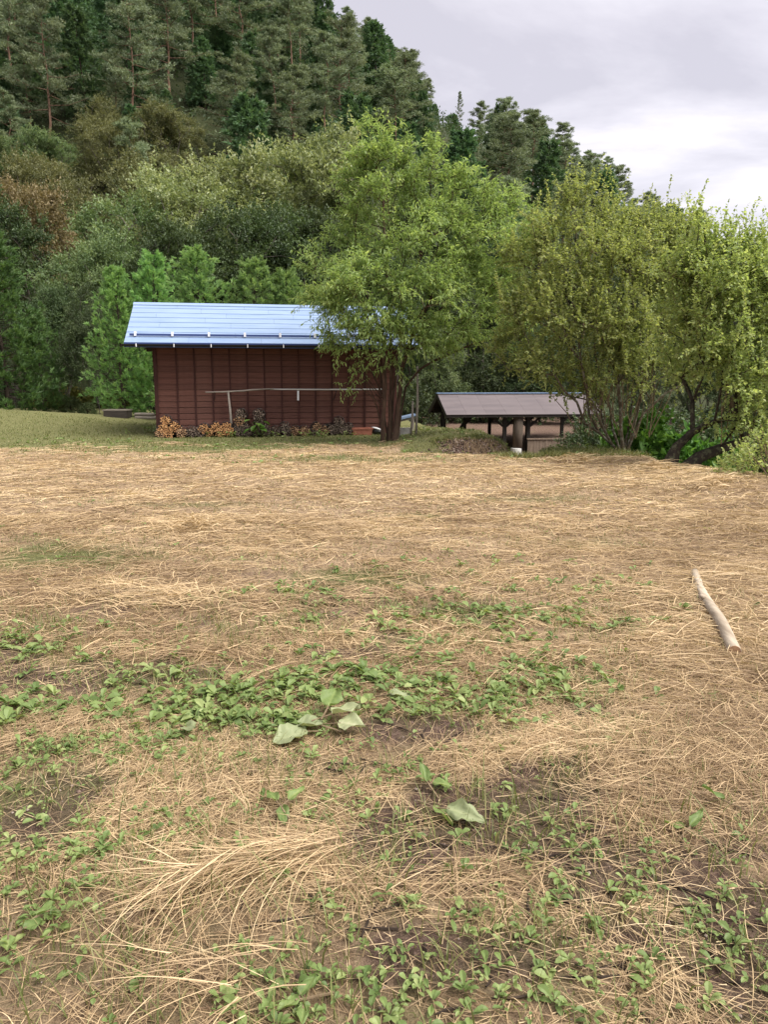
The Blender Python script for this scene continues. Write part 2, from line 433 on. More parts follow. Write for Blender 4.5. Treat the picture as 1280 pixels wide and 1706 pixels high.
def grid_obj(name, xs, ys, zf, mat, extra=True):
    X, Y = np.meshgrid(xs, ys)
    Z = zf(X, Y)
    V = np.stack([X, Y, Z], -1).reshape(-1, 3)
    nx, ny = len(xs), len(ys)
    i = (np.arange(ny - 1)[:, None] * nx + np.arange(nx - 1)[None]).reshape(-1)
    f = np.stack([i, i + 1, i + nx + 1, i + nx], -1)
    mb = MB(); mb.add(V, f)
    o = mb.obj(name, mat, smooth=True)
    if extra:
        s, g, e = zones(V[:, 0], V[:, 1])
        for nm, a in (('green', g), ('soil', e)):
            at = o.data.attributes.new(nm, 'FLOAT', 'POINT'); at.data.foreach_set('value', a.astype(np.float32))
    return struct(o)
ysg = np.concatenate([np.arange(-6, 1, .25), np.arange(1, 6, .045), np.arange(6, 14.5, .11), np.arange(14.5, 18, .06), np.arange(18, 36, .22), np.arange(36, 42.1, .6)])
xsg = np.concatenate([np.arange(-46, -14, 1.0), np.arange(-14, -4, .16), np.arange(-4, 7.5, .07), np.arange(7.5, 14, .25), np.arange(14, 46.1, 1.0)])
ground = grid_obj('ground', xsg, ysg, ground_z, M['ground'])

kh = NT('hill_ground')
hn = kh.noise(.35, 8, kh.n('ShaderNodeNewGeometry').outputs['Position'], rough=.7)
kh.base(kh.ramp(hn, (.3, (.018, .026, .012)), (.7, (.055, .06, .028))), .95, .1).bump(hn, .7, .5)
M['hill_ground'] = kh.m
hill = grid_obj('hillside', np.arange(-280, 281, 4.0), np.concatenate([np.arange(39, 200, 3.0), np.arange(200, 420, 10.0)]),
                lambda x, y: ground_z(x, y) - .4 * sstep(44, 41, y), M['hill_ground'], extra=False)
far_g = grid_obj('terrain', np.array([-440, -278, 278, 440.]), np.array([-440, -5.9, 47, 410, 440.]),
                 lambda x, y: np.full(np.shape(x), -4.0) , M['hill_ground'], extra=False)

# ------------------------------------------------------------------ leaves, shoots, branches
def rdir(rng, n):
    return unit(rng.normal(size=(n, 3)))
def add_leaves(mb, P, D, N, L, Wd, tint, fold=.12, mid=.45, droop=0.0):
    """one folded four-cornered leaf for each row"""
    n = len(P); D = unit(D); S = unit(np.cross(D, N)); N = np.cross(S, D)
    L = np.broadcast_to(L, (n,))[:, None]; Wd = np.broadcast_to(Wd, (n,))[:, None]
    a = P; b = P + D * L * mid + S * Wd / 2 + N * Wd * fold; c = P + D * L - N * L * droop; d = P + D * L * mid - S * Wd / 2 + N * Wd * fold
    v = np.stack([a, b, c, d], 1).reshape(-1, 3)
    i = np.arange(n)[:, None] * 4
    f = np.concatenate([i + np.array([[0, 2, 1]]), i + np.array([[0, 3, 2]])])
    mb.add(v, f, np.repeat(np.broadcast_to(tint, (n,)), 4))
def add_twigs(mb, P0, D, L, bend, r=.006, seg=2, tint=.5):
    """thin three-sided twigs: P0 + D*L*s + bend*s^2"""
    n = len(P0)
    if n == 0: return
    s = np.linspace(0, 1, seg + 1)
    C = P0[:, None] + D[:, None] * (np.broadcast_to(L, (n,))[:, None] * s)[..., None] + bend[:, None] * (s ** 2)[None, :, None]
    ref = unit(np.cross(D, np.array((.31, .52, .2)))); r2 = np.cross(unit(D), ref)
    rr = np.broadcast_to(r, (n,))[:, None] * (1 - .65 * s)[None]
    ring = [C + rr[..., None] * (ref[:, None] * math.cos(a) + r2[:, None] * math.sin(a)) for a in (0, 2.094, 4.189)]
    v = np.stack(ring, 2).reshape(-1, 3)
    base = (np.arange(n) * 3 * (seg + 1))[:, None, None] + (np.arange(seg) * 3)[None, :, None]
    j = np.arange(3)[None, None]; j2 = (j + 1) % 3
    f = np.stack([base + j, base + j2, base + 3 + j2, base + 3 + j], -1).reshape(-1, 4)
    mb.add(v, f, tint)
def shoots(leaf, twig, rng, P0, D, L, droop, nleaf, ll, lw, hang=.3, spreadf=.8, r=.006, tl=None, up=.0, start=.08):
    """leafy shoots: a twig with leaves along it"""
    n = len(P0); L = np.broadcast_to(L, (n,))
    bend = np.zeros((n, 3)); bend[:, 2] = -droop * L
    if twig is not None: add_twigs(twig, P0, D, L, bend, r)
    s = start + (1 - start) * (np.arange(nleaf)[None] + rng.random((n, nleaf))) / nleaf
    C = P0[:, None] + D[:, None] * (L[:, None] * s)[..., None] + bend[:, None] * (s ** 2)[..., None]
    T = unit(D[:, None] * L[:, None, None] + 2 * bend[:, None] * s[..., None])
    R = rdir(rng, n * nleaf).reshape(n, nleaf, 3)
    LD = T * .55 + R * spreadf; LD[..., 2] += up - hang
    N = rdir(rng, n * nleaf).reshape(n, nleaf, 3) * .55; N[..., 2] += .9
    base_t = rng.random(n)[:, None] * .55 if tl is None else np.broadcast_to(tl, (n,))[:, None]
    t = np.clip(base_t + .45 * rng.random((n, nleaf)), 0, 1)
    k = n * nleaf
    sc = (.65 + .6 * rng.random(k))
    add_leaves(leaf, C.reshape(k, 3), LD.reshape(k, 3), N.reshape(k, 3), ll * sc, lw * sc, t.reshape(k), droop=.08)

def grow(stems, att, rng, w=.35, step=.35, lift=.25, wig=.06):
    """branch graph: stems are polylines, then each attractor is joined to the best node"""
    pos = []; par = []; pl = []
    def addn(p, q, ln):
        pos.append(np.asarray(p, float)); par.append(q); pl.append(ln); return len(pos) - 1
    for st in stems:
        q = -1
        if pos:
            dd = np.linalg.norm(np.array(pos) - np.asarray(st[0], float), axis=1)
            if dd.min() < .13: q = int(np.argmin(dd))
        for i in range(len(st) - 1):
            a = np.asarray(st[i], float); b = np.asarray(st[i + 1], float); m = max(1, int(np.linalg.norm(b - a) / step))
            for j in range(m + 1):
                if (i > 0 or q >= 0) and j == 0: continue
                p = a + (b - a) * j / m + (rng.normal(size=3) * wig * .4 if 0 < j < m else 0)
                q = addn(p, q, 0 if q < 0 else pl[q] + np.linalg.norm(p - pos[q]))
    n0 = len(pos)
    root = pos[0]
    order = np.argsort(np.linalg.norm(att - root, axis=1) + rng.random(len(att)) * .3)
    P = np.zeros((len(pos) + len(att) * 14, 3)); P[:len(pos)] = pos
    PLn = np.zeros(len(P)); PLn[:len(pos)] = pl
    tips = []
    for ai in order:
        a = att[ai]; n = len(pos)
        d = np.linalg.norm(P[:n] - a, axis=1)
        dz = np.maximum(P[:n, 2] - a[2] + .1, 0)            # prefer to start below
        c = d + w * PLn[:n] + dz * 1.2
        q = int(np.argmin(c)); dist = d[q]
        m = max(1, min(10, int(dist / step)))
        p0 = P[q].copy()
        qd = unit(p0 - P[par[q]]) if par[q] >= 0 else np.array((0, 0, 1.))
        ctrl = p0 + (a - p0) * .45 + qd * dist * .18 + np.array((0, 0, lift * dist * .35)) + rng.normal(size=3) * wig * dist
        k = q
        for j in range(1, m + 1):
            t = j / m
            p = (1 - t) ** 2 * p0 + 2 * t * (1 - t) * ctrl + t * t * a
            ln = pl[k] + np.linalg.norm(p - pos[k])
            k = addn(p, k, ln); P[k] = p; PLn[k] = ln
        tips.append(k)
    return np.array(pos), np.array(par), np.array(tips), n0
def radii(pos, par, r_tip=.006, r_max=.12, p=2.3):
    n = len(pos); acc = np.zeros(n); kids = np.zeros(n, int)
    for i in range(n):
        if par[i] >= 0: kids[par[i]] += 1
    r = np.zeros(n)
    for i in range(n - 1, -1, -1):
        r[i] = r_tip if kids[i] == 0 else acc[i] ** (1 / p)
        if par[i] >= 0: acc[par[i]] += r[i] ** p
    mx = r.max()
    k = math.log(r_max / r_tip) / max(math.log(mx / r_tip), 1e-6)
    return r_tip * (r / r_tip) ** k
def branch_mesh(mb, pos, par, r, n_big=8, rmin=0, rough=.1, rng=None):
    n = len(pos); best = [-1] * n
    for i in range(n):
        q = par[i]
        if q >= 0 and (best[q] < 0 or r[i] > r[best[q]]): best[q] = i
    for i in range(n):
        q = par[i]
        if q >= 0 and best[q] == i: continue
        ch = [i]
        while best[ch[-1]] >= 0: ch.append(best[ch[-1]])
        pts = [pos[j] for j in ch]; rr = [r[j] for j in ch]
        if q >= 0:
            pts = [pos[q]] + pts; rr = [min(r[q], rr[0] * 1.15)] + rr
        if len(pts) < 2 or max(rr) < rmin: continue
        if q < 0: rr[0] *= 1.35; 
        sides = n_big if max(rr) > .05 else (5 if max(rr) > .018 else 4)
        mb.tube(np.array(pts), np.array(rr), sides, .5, cap=False, rough=rough if max(rr) > .03 else 0, rng=rng)
def ellipsoid_pts(rng, lobes, n, shell=.35):
    """points in a union of ellipsoids (cx, cy, cz, rx, ry, rz), more of them towards the outside"""
    lobes = np.asarray(lobes, float)
    wgt = (lobes[:, 3] * lobes[:, 4] * lobes[:, 5]) ** .8; wgt /= wgt.sum()
    k = rng.choice(len(lobes), n, p=wgt)
    u = rdir(rng, n) * (shell + (1 - shell) * rng.random(n) ** .5)[:, None]
    return lobes[k, :3] + u * lobes[k, 3:]

# ------------------------------------------------------------------ the shed
RNG = np.random.default_rng(7)
def paint_wood(name, a, b, chalk, scale=5):
    k = NT(name)
    g = k.noise(scale, 6, stretch=(.6, 8, 14)); bl = k.noise(1.3, 4)
    oi = k.n('ShaderNodeObjectInfo')
    c = k.ramp(g, (.28, a), (.7, b))
    c = k.mix(k.ramp(bl, (.5, (0, 0, 0)), (.75, (.5, .5, .5))), c, chalk)
    hs = k.n('ShaderNodeHueSaturation'); k.l(k.math('ADD', k.math('MULTIPLY', oi.outputs['Random'], .45), .78), hs.inputs['Value']); k.l(c, hs.inputs['Color'])
    k.base(hs.outputs[0], .72, .25).bump(g, .35, .008)
    return k.m
M['siding'] = paint_wood('maroon_siding', (.088, .036, .026), (.142, .061, .046), (.18, .09, .068))
M['batten'] = paint_wood('maroon_batten', (.044, .016, .013), (.070, .026, .021), (.09, .038, .031))
M['soffit'] = paint_wood('dark_soffit', (.020, .010, .008), (.038, .018, .014), (.05, .03, .025))
def metal_roof(name, a, b, rough, scale=2.5):
    k = NT(name)
    st = k.noise(scale, 6, stretch=(.5, 3, 1)); w = k.noise(14, 5)
    oi = k.n('ShaderNodeObjectInfo')
    c = k.mix(k.ramp(st, (.3, (0, 0, 0)), (.75, (1, 1, 1))), a, b)
    c = k.mix(k.math('MULTIPLY', oi.outputs['Random'], .35), c, b)
    k.base(c, rough, .5).bump(w, .06, .01)
    k.l(k.ramp(st, (.3, (rough - .08,) * 3), (.7, (rough + .12,) * 3)), k.b.inputs['Roughness'])
    return k.m
M['blue_roof'] = metal_roof('blue_roof_metal', (.165, .24, .385), (.23, .31, .455), .38)
M['navy'] = metal_roof('navy_trim_metal', (.018, .035, .13), (.03, .06, .19), .35)
M['black_gutter'] = NT('black_gutter').base((.012, .012, .016), .4, .4).m
M['white_paint'] = NT('white_paint').base((.74, .74, .76), .45, .4).m
kz = NT('concrete'); cz = kz.noise(7, 6); kz.base(kz.ramp(cz, (.3, (.22, .21, .20)), (.7, (.42, .41, .39))), .9, .2).bump(cz, .4, .01); M['concrete'] = kz.m
kz = NT('pale_concrete'); cz = kz.noise(5, 6); kz.base(kz.ramp(cz, (.3, (.42, .42, .40)), (.7, (.62, .62, .60))), .9, .2).bump(cz, .4, .01); M['pale_concrete'] = kz.m

ROT = math.radians(10.5)
sh0 = G(263, 727); sh0[2] = -.03
shed = thing('storage_shed', 'maroon board shed with a pale blue metal roof at the far end of the field', 'shed', sh0, ROT)
SW, SD, BAY, BH = 6.44, 2.75, .455, .154            # width, depth, batten spacing, board height
EAVE_OUT, VERGE, RUN = .78, .60, .78 + SD / 2
EZ, RZ = 2.42, 3.56                                 # roof surface at eave and ridge
SLOPE = (RZ - EZ) / RUN
wall_h = lambda y: EZ + SLOPE * (EAVE_OUT + min(y, SD - y)) - .13
wall = MB()
top0 = wall_h(0)
wall.box((.0, .02, .0), (SW, .10, top0)); wall.box((0, SD - .1, 0), (SW, SD - .02, top0))
for x0, x1 in ((.02, .1), (SW - .1, SW - .02)):
    prof = [(.1, 0), (SD - .1, 0), (SD - .1, wall_h(SD - .1)), (SD / 2, wall_h(SD / 2)), (.1, wall_h(.1))]
    v = [(x, a, b) for x in (x0, x1) for a, b in prof]
    wall.add(v, [(0, 1, 2, 3, 4), (9, 8, 7, 6, 5)] + [(i, (i + 1) % 5, 5 + (i + 1) % 5, 5 + i) for i in range(5)])
wall_o = wall.obj('wall', M['soffit'], shed)
nrow = int(top0 / BH) + 1
bmesh_ = {}
for i in range(nrow):
    h = min(BH, top0 - .005 - i * BH)
    if h < .03: continue
    m = MB()
    # lapped board: lower edge proud, upper edge tucked under the next
    z0, z1 = .0, h - .010
    v = [(x, y, z) for x in (-.012, SW + .012) for y, z in ((-.020, z0), (.019, z0), (.019, z1), (-.004, z1))]
    m.add(v, [(0, 1, 2, 3), (7, 6, 5, 4), (0, 4, 5, 1), (1, 5, 6, 2), (2, 6, 7, 3), (3, 7, 4, 0)])
    b = m.obj('board', M['siding'], wall_o, loc=(0, 0, i * BH + .02))
    for x0 in (-.014, SW + .014):                    # boards of the two gable ends
        m2 = MB()
        zt = i * BH + .02
        m2.box((min(x0, x0 + (.03 if x0 < 0 else -.03)), .105, 0), (max(x0, x0 + (.03 if x0 < 0 else -.03)), SD - .105, h - .012))
        if i % 1 == 0: m2.obj('board', M['siding'], wall_o, loc=(0, 0, zt))
mbat = MB().box((-.019, -.046, .0), (.019, -.0205, top0 - .03)).mesh('batten', M['batten'])
mcor = MB().box((-.045, -.05, -.02), (.045, -.0205, top0 - .03)).mesh('corner_board', M['batten'])
x = .03
inst('corner_board', mcor, wall_o, (.02, 0, .03)); inst('corner_board', mcor, wall_o, (SW - .02, 0, .03))
x = .56
while x < SW - .2:
    inst('batten', mbat, wall_o, (x, 0, .03)); x += BAY
MB().box((-.05, -.06, -.25), (SW + .05, .1, .0)).obj('foundation', M['concrete'], shed)
# gable triangles above the side boards are closed by the wall core; rafters and purlins carry the roof
roof = MB()
TH = .045
def roof_pt(x, s, off=0.0):
    """x along the ridge, s from front eave (0) to back eave (2*RUN)"""
    t = s if s <= RUN else 2 * RUN - s
    n = np.array((0, -SLOPE if s <= RUN else SLOPE, 1.0)); n /= np.linalg.norm(n)
    return np.array((x, -EAVE_OUT + s, EZ + SLOPE * t)) + n * off
XL, XR = -VERGE, SW + VERGE
prof = [roof_pt(0, 0), roof_pt(0, RUN), roof_pt(0, 2 * RUN)]
v = []
for xx in (XL, XR):
    for p in prof: v += [(xx, p[1], p[2]), (xx, p[1], p[2] - .07)]
roof.add(v, [(0, 2, 8, 6), (2, 4, 10, 8), (1, 7, 9, 3), (3, 9, 11, 5), (0, 6, 7, 1), (4, 5, 11, 10), (0, 1, 3, 2), (2, 3, 5, 4), (6, 8, 9, 7), (8, 10, 11, 9)])
roof_o = roof.obj('roof', M['soffit'], shed)
NR = 8
L_sl = math.hypot(RUN, SLOPE * RUN)
for side in (0, 1):
    for rI in range(NR):
        a0, a1 = RUN * rI / NR, RUN * (rI + 1) / NR
        cut = XL + (.9 if rI % 2 else 1.8) + .25 * ((rI * 37) % 5 - 2) / 2
        xs = [XL - .004]
        while cut < XR - .4: xs.append(cut); cut += 1.82
        xs.append(XR + .004)
        for xa, xb in zip(xs[:-1], xs[1:]):
            m = MB()
            s0, s1 = (a0, a1) if side == 0 else (2 * RUN - a0, 2 * RUN - a1)
            s0b = s0 - .012 if side == 0 else s0 + .012
            p = [roof_pt(xa + .002, s0b, .016), roof_pt(xb - .002, s0b, .016), roof_pt(xb - .002, s1, .006), roof_pt(xa + .002, s1, .006)]
            q = [roof_pt(xa + .002, s0b, .003), roof_pt(xb - .002, s0b, .003), roof_pt(xb - .002, s1, .003), roof_pt(xa + .002, s1, .003)]
            m.add(p + q, [(0, 1, 2, 3), (7, 6, 5, 4), (0, 4, 5, 1), (1, 5, 6, 2), (2, 6, 7, 3), (3, 7, 4, 0)] if side == 0 else [(3, 2, 1, 0), (4, 5, 6, 7), (1, 5, 4, 0), (2, 6, 5, 1), (3, 7, 6, 2), (0, 4, 7, 3)])
            m.obj('roof_sheet', M['blue_roof'], roof_o)
m = MB(); pr = roof_pt(0, RUN)
for sgn in (-1, 1):
    v = [(xx, pr[1] + sgn * o, pr[2] + .034 - SLOPE * o + dz) for xx in (XL - .01, XR + .01) for o, dz in ((0, .006), (.13, .0), (.13, -.014), (0, -.008))]
    m.add(v, [(0, 1, 2, 3), (7, 6, 5, 4), (0, 4, 5, 1), (1, 5, 6, 2), (2, 6, 7, 3), (3, 7, 4, 0)])
m.obj('ridge_cap', M['blue_roof'], roof_o)
# navy snow bar on white brackets, fascia, gutter and its hooks
bs = .30
bar = MB(); c = roof_pt(0, bs, .06)
bar.beam((XL + .10, c[1], c[2]), (XR - .10, c[1], c[2]), .035, .05)
bar.obj('snow_guard_bar', M['navy'], roof_o)
mbk = MB(); a = roof_pt(0, bs, 0); 
mbk.box((-.028, a[1] - .065, a[2] + .018), (.028, a[1] - .045, a[2] + .12)); mbk.box((-.028, a[1] - .045, a[2] + .10), (.028, a[1] + .08, a[2] + .125)); pass
mebk = mbk.mesh('bracket', M['white_paint'])
bx = XL + .24
while bx < XR - .2: inst('bracket', mebk, roof_o, (bx, 0, 0)); bx += .905
fa = MB().box((XL - .01, -EAVE_OUT - .022, EZ - .115), (XR + .01, -EAVE_OUT + .004, EZ + .004)); fa.obj('fascia', M['navy'], roof_o)
gut = MB(); ang = np.linspace(math.pi, 2 * math.pi, 7)
gp = [(math.cos(t) * .055, math.sin(t) * .055) for t in ang] + [(math.cos(t) * .048, math.sin(t) * .048) for t in ang[::-1]]
ng = len(gp); gy, gz = -EAVE_OUT - .085, EZ - .035
gut.add([(xx, gy + a_, gz + b_) for xx in (XL - .05, XR + .05) for a_, b_ in gp], [(i, ng + i, ng + (i + 1) % ng, (i + 1) % ng) for i in range(ng)])
gut.obj('gutter', M['black_gutter'], roof_o)
mhk = MB().box((-.011, gy - .063, gz - .072), (.011, gy - .050, gz + .012)).mesh('gutter_hook', M['white_paint'])
hx = XL + .3
while hx < XR: inst('gutter_hook', mhk, roof_o, (hx, 0, 0)); hx += .905
rf = MB()
for yy in (.05, SD / 2, SD - .05):
    m = MB().box((XL + .10, yy - .05, wall_h(yy) - .10), (XR - .10, yy + .05, wall_h(yy) - .004)); m.obj('purlin', M['siding'], roof_o)
for xx in (-.42, -.2, SW + .2, SW + .42):
    m = MB(); p0 = roof_pt(xx, .1, -.10); p1 = roof_pt(xx, RUN - .02, -.10); p2 = roof_pt(xx, 2 * RUN - .1, -.10); p15 = roof_pt(xx, RUN + .02, -.10)
    m.beam(p0, p1, .045, .06); m.obj('rafter', M['siding'], roof_o)

def shed_pt(x, y, z=0.0):
    return np.array((sh0[0] + x * math.cos(ROT) - y * math.sin(ROT), sh0[1] + x * math.sin(ROT) + y * math.cos(ROT), z))
def on_shed_plane(px, py, yoff):
    """where the line of sight meets the vertical plane yoff in front (-) of the shed wall: returns x along the wall, z"""
    lo, hi = 10.0, 30.0
    for _ in range(50):
        d = (lo + hi) / 2; w = W(px, py, d); r = w[:2] - sh0[:2]
        if -r[0] * math.sin(ROT) + r[1] * math.cos(ROT) < yoff: lo = d
        else: hi = d
    return r[0] * math.cos(ROT) + r[1] * math.sin(ROT), w[2]

# ------------------------------------------------------------------ rail of old poles in front of the shed
M['grey_pole'] = wood_mat('weathered_pole', (.20, .17, .14), (.36, .32, .28))
M['white_pipe'] = NT('white_pipe').base((.50, .49, .47), .5, .4).m
rail = thing('pole_rail', 'drying rail of a thin white pipe and weathered pole along the shed wall', 'rail', sh0, ROT)
def rp(px, py, yo=-.30):
    x_, z_ = on_shed_plane(px, py, yo); return np.array((x_, yo, z_ - sh0[2]))
MB().tube([rp(450, 648.5), rp(540, 649), rp(636, 648.5)], .019, 8).obj('pipe', M['white_pipe'], rail, smooth=True)
MB().tube([rp(342, 653.5, -.33), rp(372, 653, -.33), rp(405, 651, -.33), rp(424, 649.3, -.33), rp(456, 647.6, -.33)], [.017, .021, .022, .024, .016], 7, rough=.1, rng=RNG).obj('pole', M['grey_pole'], rail, smooth=True)
p1 = rp(380, 653, -.36); p2 = rp(386.5, 729, -.40); p2[2] = -.04
MB().tube([p1, p1 * .5 + p2 * .5 + np.array((.015, 0, 0)), p2], [.024, .03, .034], 8, rough=.08, rng=RNG).obj('post', M['grey_pole'], rail, smooth=True)
q = rp(496.7, 651); q2 = rp(496.7, 667)
MB().beam(q, q2, .045, .02, up=(0, 1, 0)).obj('hanger', M['white_paint'], rail)
for pxh in (358, 560):
    h0 = rp(pxh, 652); h1 = h0 + np.array((-.03, .27, -.22)); MB().tube([h0 + np.array((0, 0, .02)), h0, h1], .012, 5).obj('wall_bracket', M['black_gutter'], rail)
h0 = rp(496.7, 651); MB().tube([h0 + np.array((0, 0, 0)), h0 + np.array((0, .27, -.05))], .012, 5).obj('wall_bracket', M['black_gutter'], rail)

# ------------------------------------------------------------------ firewood bundles
def cut_mat(name, a, b, ring):
    k = NT(name); nz = k.noise(30, 3); tn = k.attr()
    c = k.mix(tn, a, b); c = k.mix(k.ramp(nz, (.45, (0, 0, 0)), (.7, (.6, .6, .6))), c, ring)
    k.base(c, .85, .15); return k.m
M['cut_fresh'] = cut_mat('fresh_cut_wood', (.38, .18, .075), (.62, .36, .17), (.26, .12, .05))
M['cut_old'] = cut_mat('weathered_cut_wood', (.10, .075, .058), (.25, .195, .155), (.05, .04, .032))
M['cut_mid'] = cut_mat('greying_cut_wood', (.24, .135, .075), (.45, .29, .17), (.12, .075, .05))
M['bark_split'] = bark_mat('split_bark', (.014, .010, .008), (.055, .040, .030), 20)
M['wire'] = NT('tie_wire').base((.07, .065, .06), .5, .5, .6).m
def bundle_mesh(seed, R=.158, Ln=.42, n=26):
    """split sticks packed in a ring, cut ends facing -y"""
    rng = np.random.default_rng(seed); mb = MB()
    pts = []
    for i in range(n):
        rr = R * .90 * math.sqrt((i + .5) / n); a = i * 2.39996 + seed
        pts.append((rr * math.cos(a) + rng.normal() * .004, rr * math.sin(a) + rng.normal() * .004))
    for cx, cz in pts:
        k = rng.integers(4, 7); a0 = rng.random() * 6.28; r0 = R / math.sqrt(n) * (.62 + .34 * rng.random())
        an = a0 + np.sort(np.arange(k) + rng.random(k) * .5) * 2 * math.pi / k
        rr = r0 * (.8 + .45 * rng.random(k))
        y0 = -Ln / 2 + rng.normal() * .016; y1 = Ln / 2 + rng.normal() * .02
        sl = rng.normal(size=2) * .15
        ring0 = np.stack([cx + np.cos(an) * rr, y0 + np.cos(an) * rr * sl[0], cz + np.sin(an) * rr], -1)
        ring1 = ring0 + np.array((rng.normal() * .008, y1 - y0, rng.normal() * .008))
        t = rng.random()
        mb.add(np.concatenate([ring0, ring1]), [(i, (i + 1) % k, k + (i + 1) % k, k + i) for i in range(k)] , t, 0)
        mb.f.append(np.array([list(range(k))]) + mb.n - 2 * k); mb.m.append(np.array([1]))
        mb.f.append(np.array([list(range(k))[::-1]]) + mb.n - k); mb.m.append(np.array([1]))
    return mb
wire_me = {}
for y in (-.1, .1):
    an = np.linspace(0, 2 * math.pi, 19)
    wire_me[y] = MB().tube(np.stack([np.cos(an) * .168, np.full(19, y), np.sin(an) * .168], -1), .004, 4, cap=False).mesh('wire_tie', M['wire'])
BM = {}
for kind, mat in (('fresh', 'cut_fresh'), ('mid', 'cut_mid'), ('old', 'cut_old')):
    BM[kind] = [bundle_mesh(s).mesh('sticks', [M['bark_split'], M[mat]]) for s in (1, 2, 3)]
BUND = [(277, 700.5, 'fresh'), (273.5, 713, 'fresh'), (290, 710.5, 'fresh'), (283, 723, 'fresh'), (266.5, 723.5, 'mid'), (302, 723, 'mid'),
        (319, 724, 'old'), (334.5, 724, 'old'), (340.5, 713.5, 'fresh'), (350, 723.5, 'fresh'), (359, 712, 'fresh'), (366, 723, 'fresh'), (377, 711.5, 'fresh'), (381.5, 723, 'fresh'),
        (402, 690.5, 'old'), (400.5, 700.5, 'mid'), (394.5, 711, 'old'), (407, 712, 'old'), (397, 723, 'old'), (410, 723, 'old'),
        (431, 690.5, 'old'), (432.5, 701.5, 'old'), (437, 712, 'old'), (426, 723.5, 'old'), (443, 723.5, 'old'), (460, 722.5, 'old'),
        (474.5, 711.5, 'old'), (476.5, 722.5, 'old'), (491.5, 724, 'mid'), (507, 723.5, 'mid'), (526.5, 711.5, 'mid'), (525, 722.5, 'old'), (540.5, 723.5, 'mid'),
        (551.5, 714, 'old'), (564.5, 703, 'old'), (557, 723.5, 'old'), (566.5, 713.5, 'old'), (572, 724, 'old'), (580, 713.5, 'old')]
desc = {'fresh': 'orange', 'mid': 'brown', 'old': 'grey'}
def pile_name(px):
    if px < 310: return 'pile', "at the shed's left corner"
    if px < 336: return 'low run', 'between the orange piles'
    if px < 390: return 'row', 'left of the rail post'
    if px < 415: return 'stack', 'right of the rail post'
    if px < 450: return 'stack', 'behind the leafy plant'
    if px < 515: return 'run', 'right of the leafy plant'
    if px < 546: return 'small pile', 'below the white pipe'
    return 'mound', 'beside the terracotta planter'
order_words = ['leftmost', 'second from left', 'third from left', 'fourth from left', 'fifth from left', 'sixth from left', 'seventh from left']
piles = {}
for b in BUND: piles.setdefault(pile_name(b[0]), []).append(b)
r7 = random.Random(3)
for (kind_p, where), bl in piles.items():
    rows = {}
    for b in bl: rows.setdefault('top' if b[1] < 695 or (b[1] < 704 and not any(c[1] < 695 for c in bl)) else ('upper' if b[1] < 704 else ('middle' if b[1] < 718 else 'bottom')), []).append(b)
    for rw, rb in rows.items():
        rb.sort()
        for i, (px, py, kd) in enumerate(rb):
            x_, z_ = on_shed_plane(px, py, -.34)
            pos_w = ('' if len(rb) == 1 else order_words[i] + ', ') + rw + (' of the ' if len(rb) == 1 else ' row of the ')
            p = shed_pt(x_, -.34 + r7.uniform(-.03, .03), max(z_, .125))
            t = thing('firewood_bundle', f'{desc[kd]} firewood bundle, {pos_w}{kind_p} {where}', 'firewood', p, ROT + r7.uniform(-.12, .12), 'firewood bundles stacked along the shed', r7.uniform(.86, 1.0))
            ry = r7.uniform(0, 6.28)
            s = inst('sticks', r7.choice(BM[kd]), t, rot=(0, ry, 0)); s['kind'] = 'stuff'
            for y in (-.1, .1): inst('wire_tie', wire_me[y], t)

# ------------------------------------------------------------------ planter, sack, slab, logs left of the shed
kt = NT('terracotta'); tz = kt.noise(9, 5); kt.base(kt.ramp(tz, (.3, (.30, .105, .068)), (.7, (.43, .17, .115))), .7, .3).bump(tz, .2, .01); M['terracotta'] = kt.m
x_, z_ = on_shed_plane(603, 721, -.4)
pl = thing('planter_trough', 'terracotta pink planter trough lying by the shed wall', 'planter', shed_pt(x_, -.42, -.01), ROT)
m = MB()
def trough(mb, w, d, h, t, taper=.88):
    o = [(-w * taper / 2, -d * taper / 2, 0), (w * taper / 2, -d * taper / 2, 0), (w * taper / 2, d * taper / 2, 0), (-w * taper / 2, d * taper / 2, 0),
         (-w / 2, -d / 2, h), (w / 2, -d / 2, h), (w / 2, d / 2, h), (-w / 2, d / 2, h)]
    i = [(a * (1 - 2 * t / w), b * (1 - 2 * t / d), c if c > 0 else t) for a, b, c in o]
    mb.add(o + i, [(3, 2, 1, 0), (0, 1, 5, 4), (1, 2, 6, 5), (2, 3, 7, 6), (3, 0, 4, 7), (8, 9, 10, 11), (12, 13, 9, 8), (13, 14, 10, 9), (14, 15, 11, 10), (15, 12, 8, 11), (4, 5, 13, 12), (5, 6, 14, 13), (6, 7, 15, 14), (7, 4, 12, 15)])
trough(m, .56, .24, .20, .015)
m.obj('trough', M['terracotta'], pl)
rm = MB()
for a, b in (((-.295, -.135), (.295, -.118)), ((-.295, .118), (.295, .135)), ((-.295, -.117), (-.278, .117)), ((.278, -.117), (.295, .117))):
    rm.box((a[0], a[1], .165), (b[0], b[1], .205))
rm.obj('rim', M['terracotta'], pl)
x_, z_ = on_shed_plane(629, 722, -.4)
sk = thing('plastic_sack', 'crumpled black and white plastic sack between planter and tree trunk', 'sack', shed_pt(x_, -.40, 0), ROT + .1)
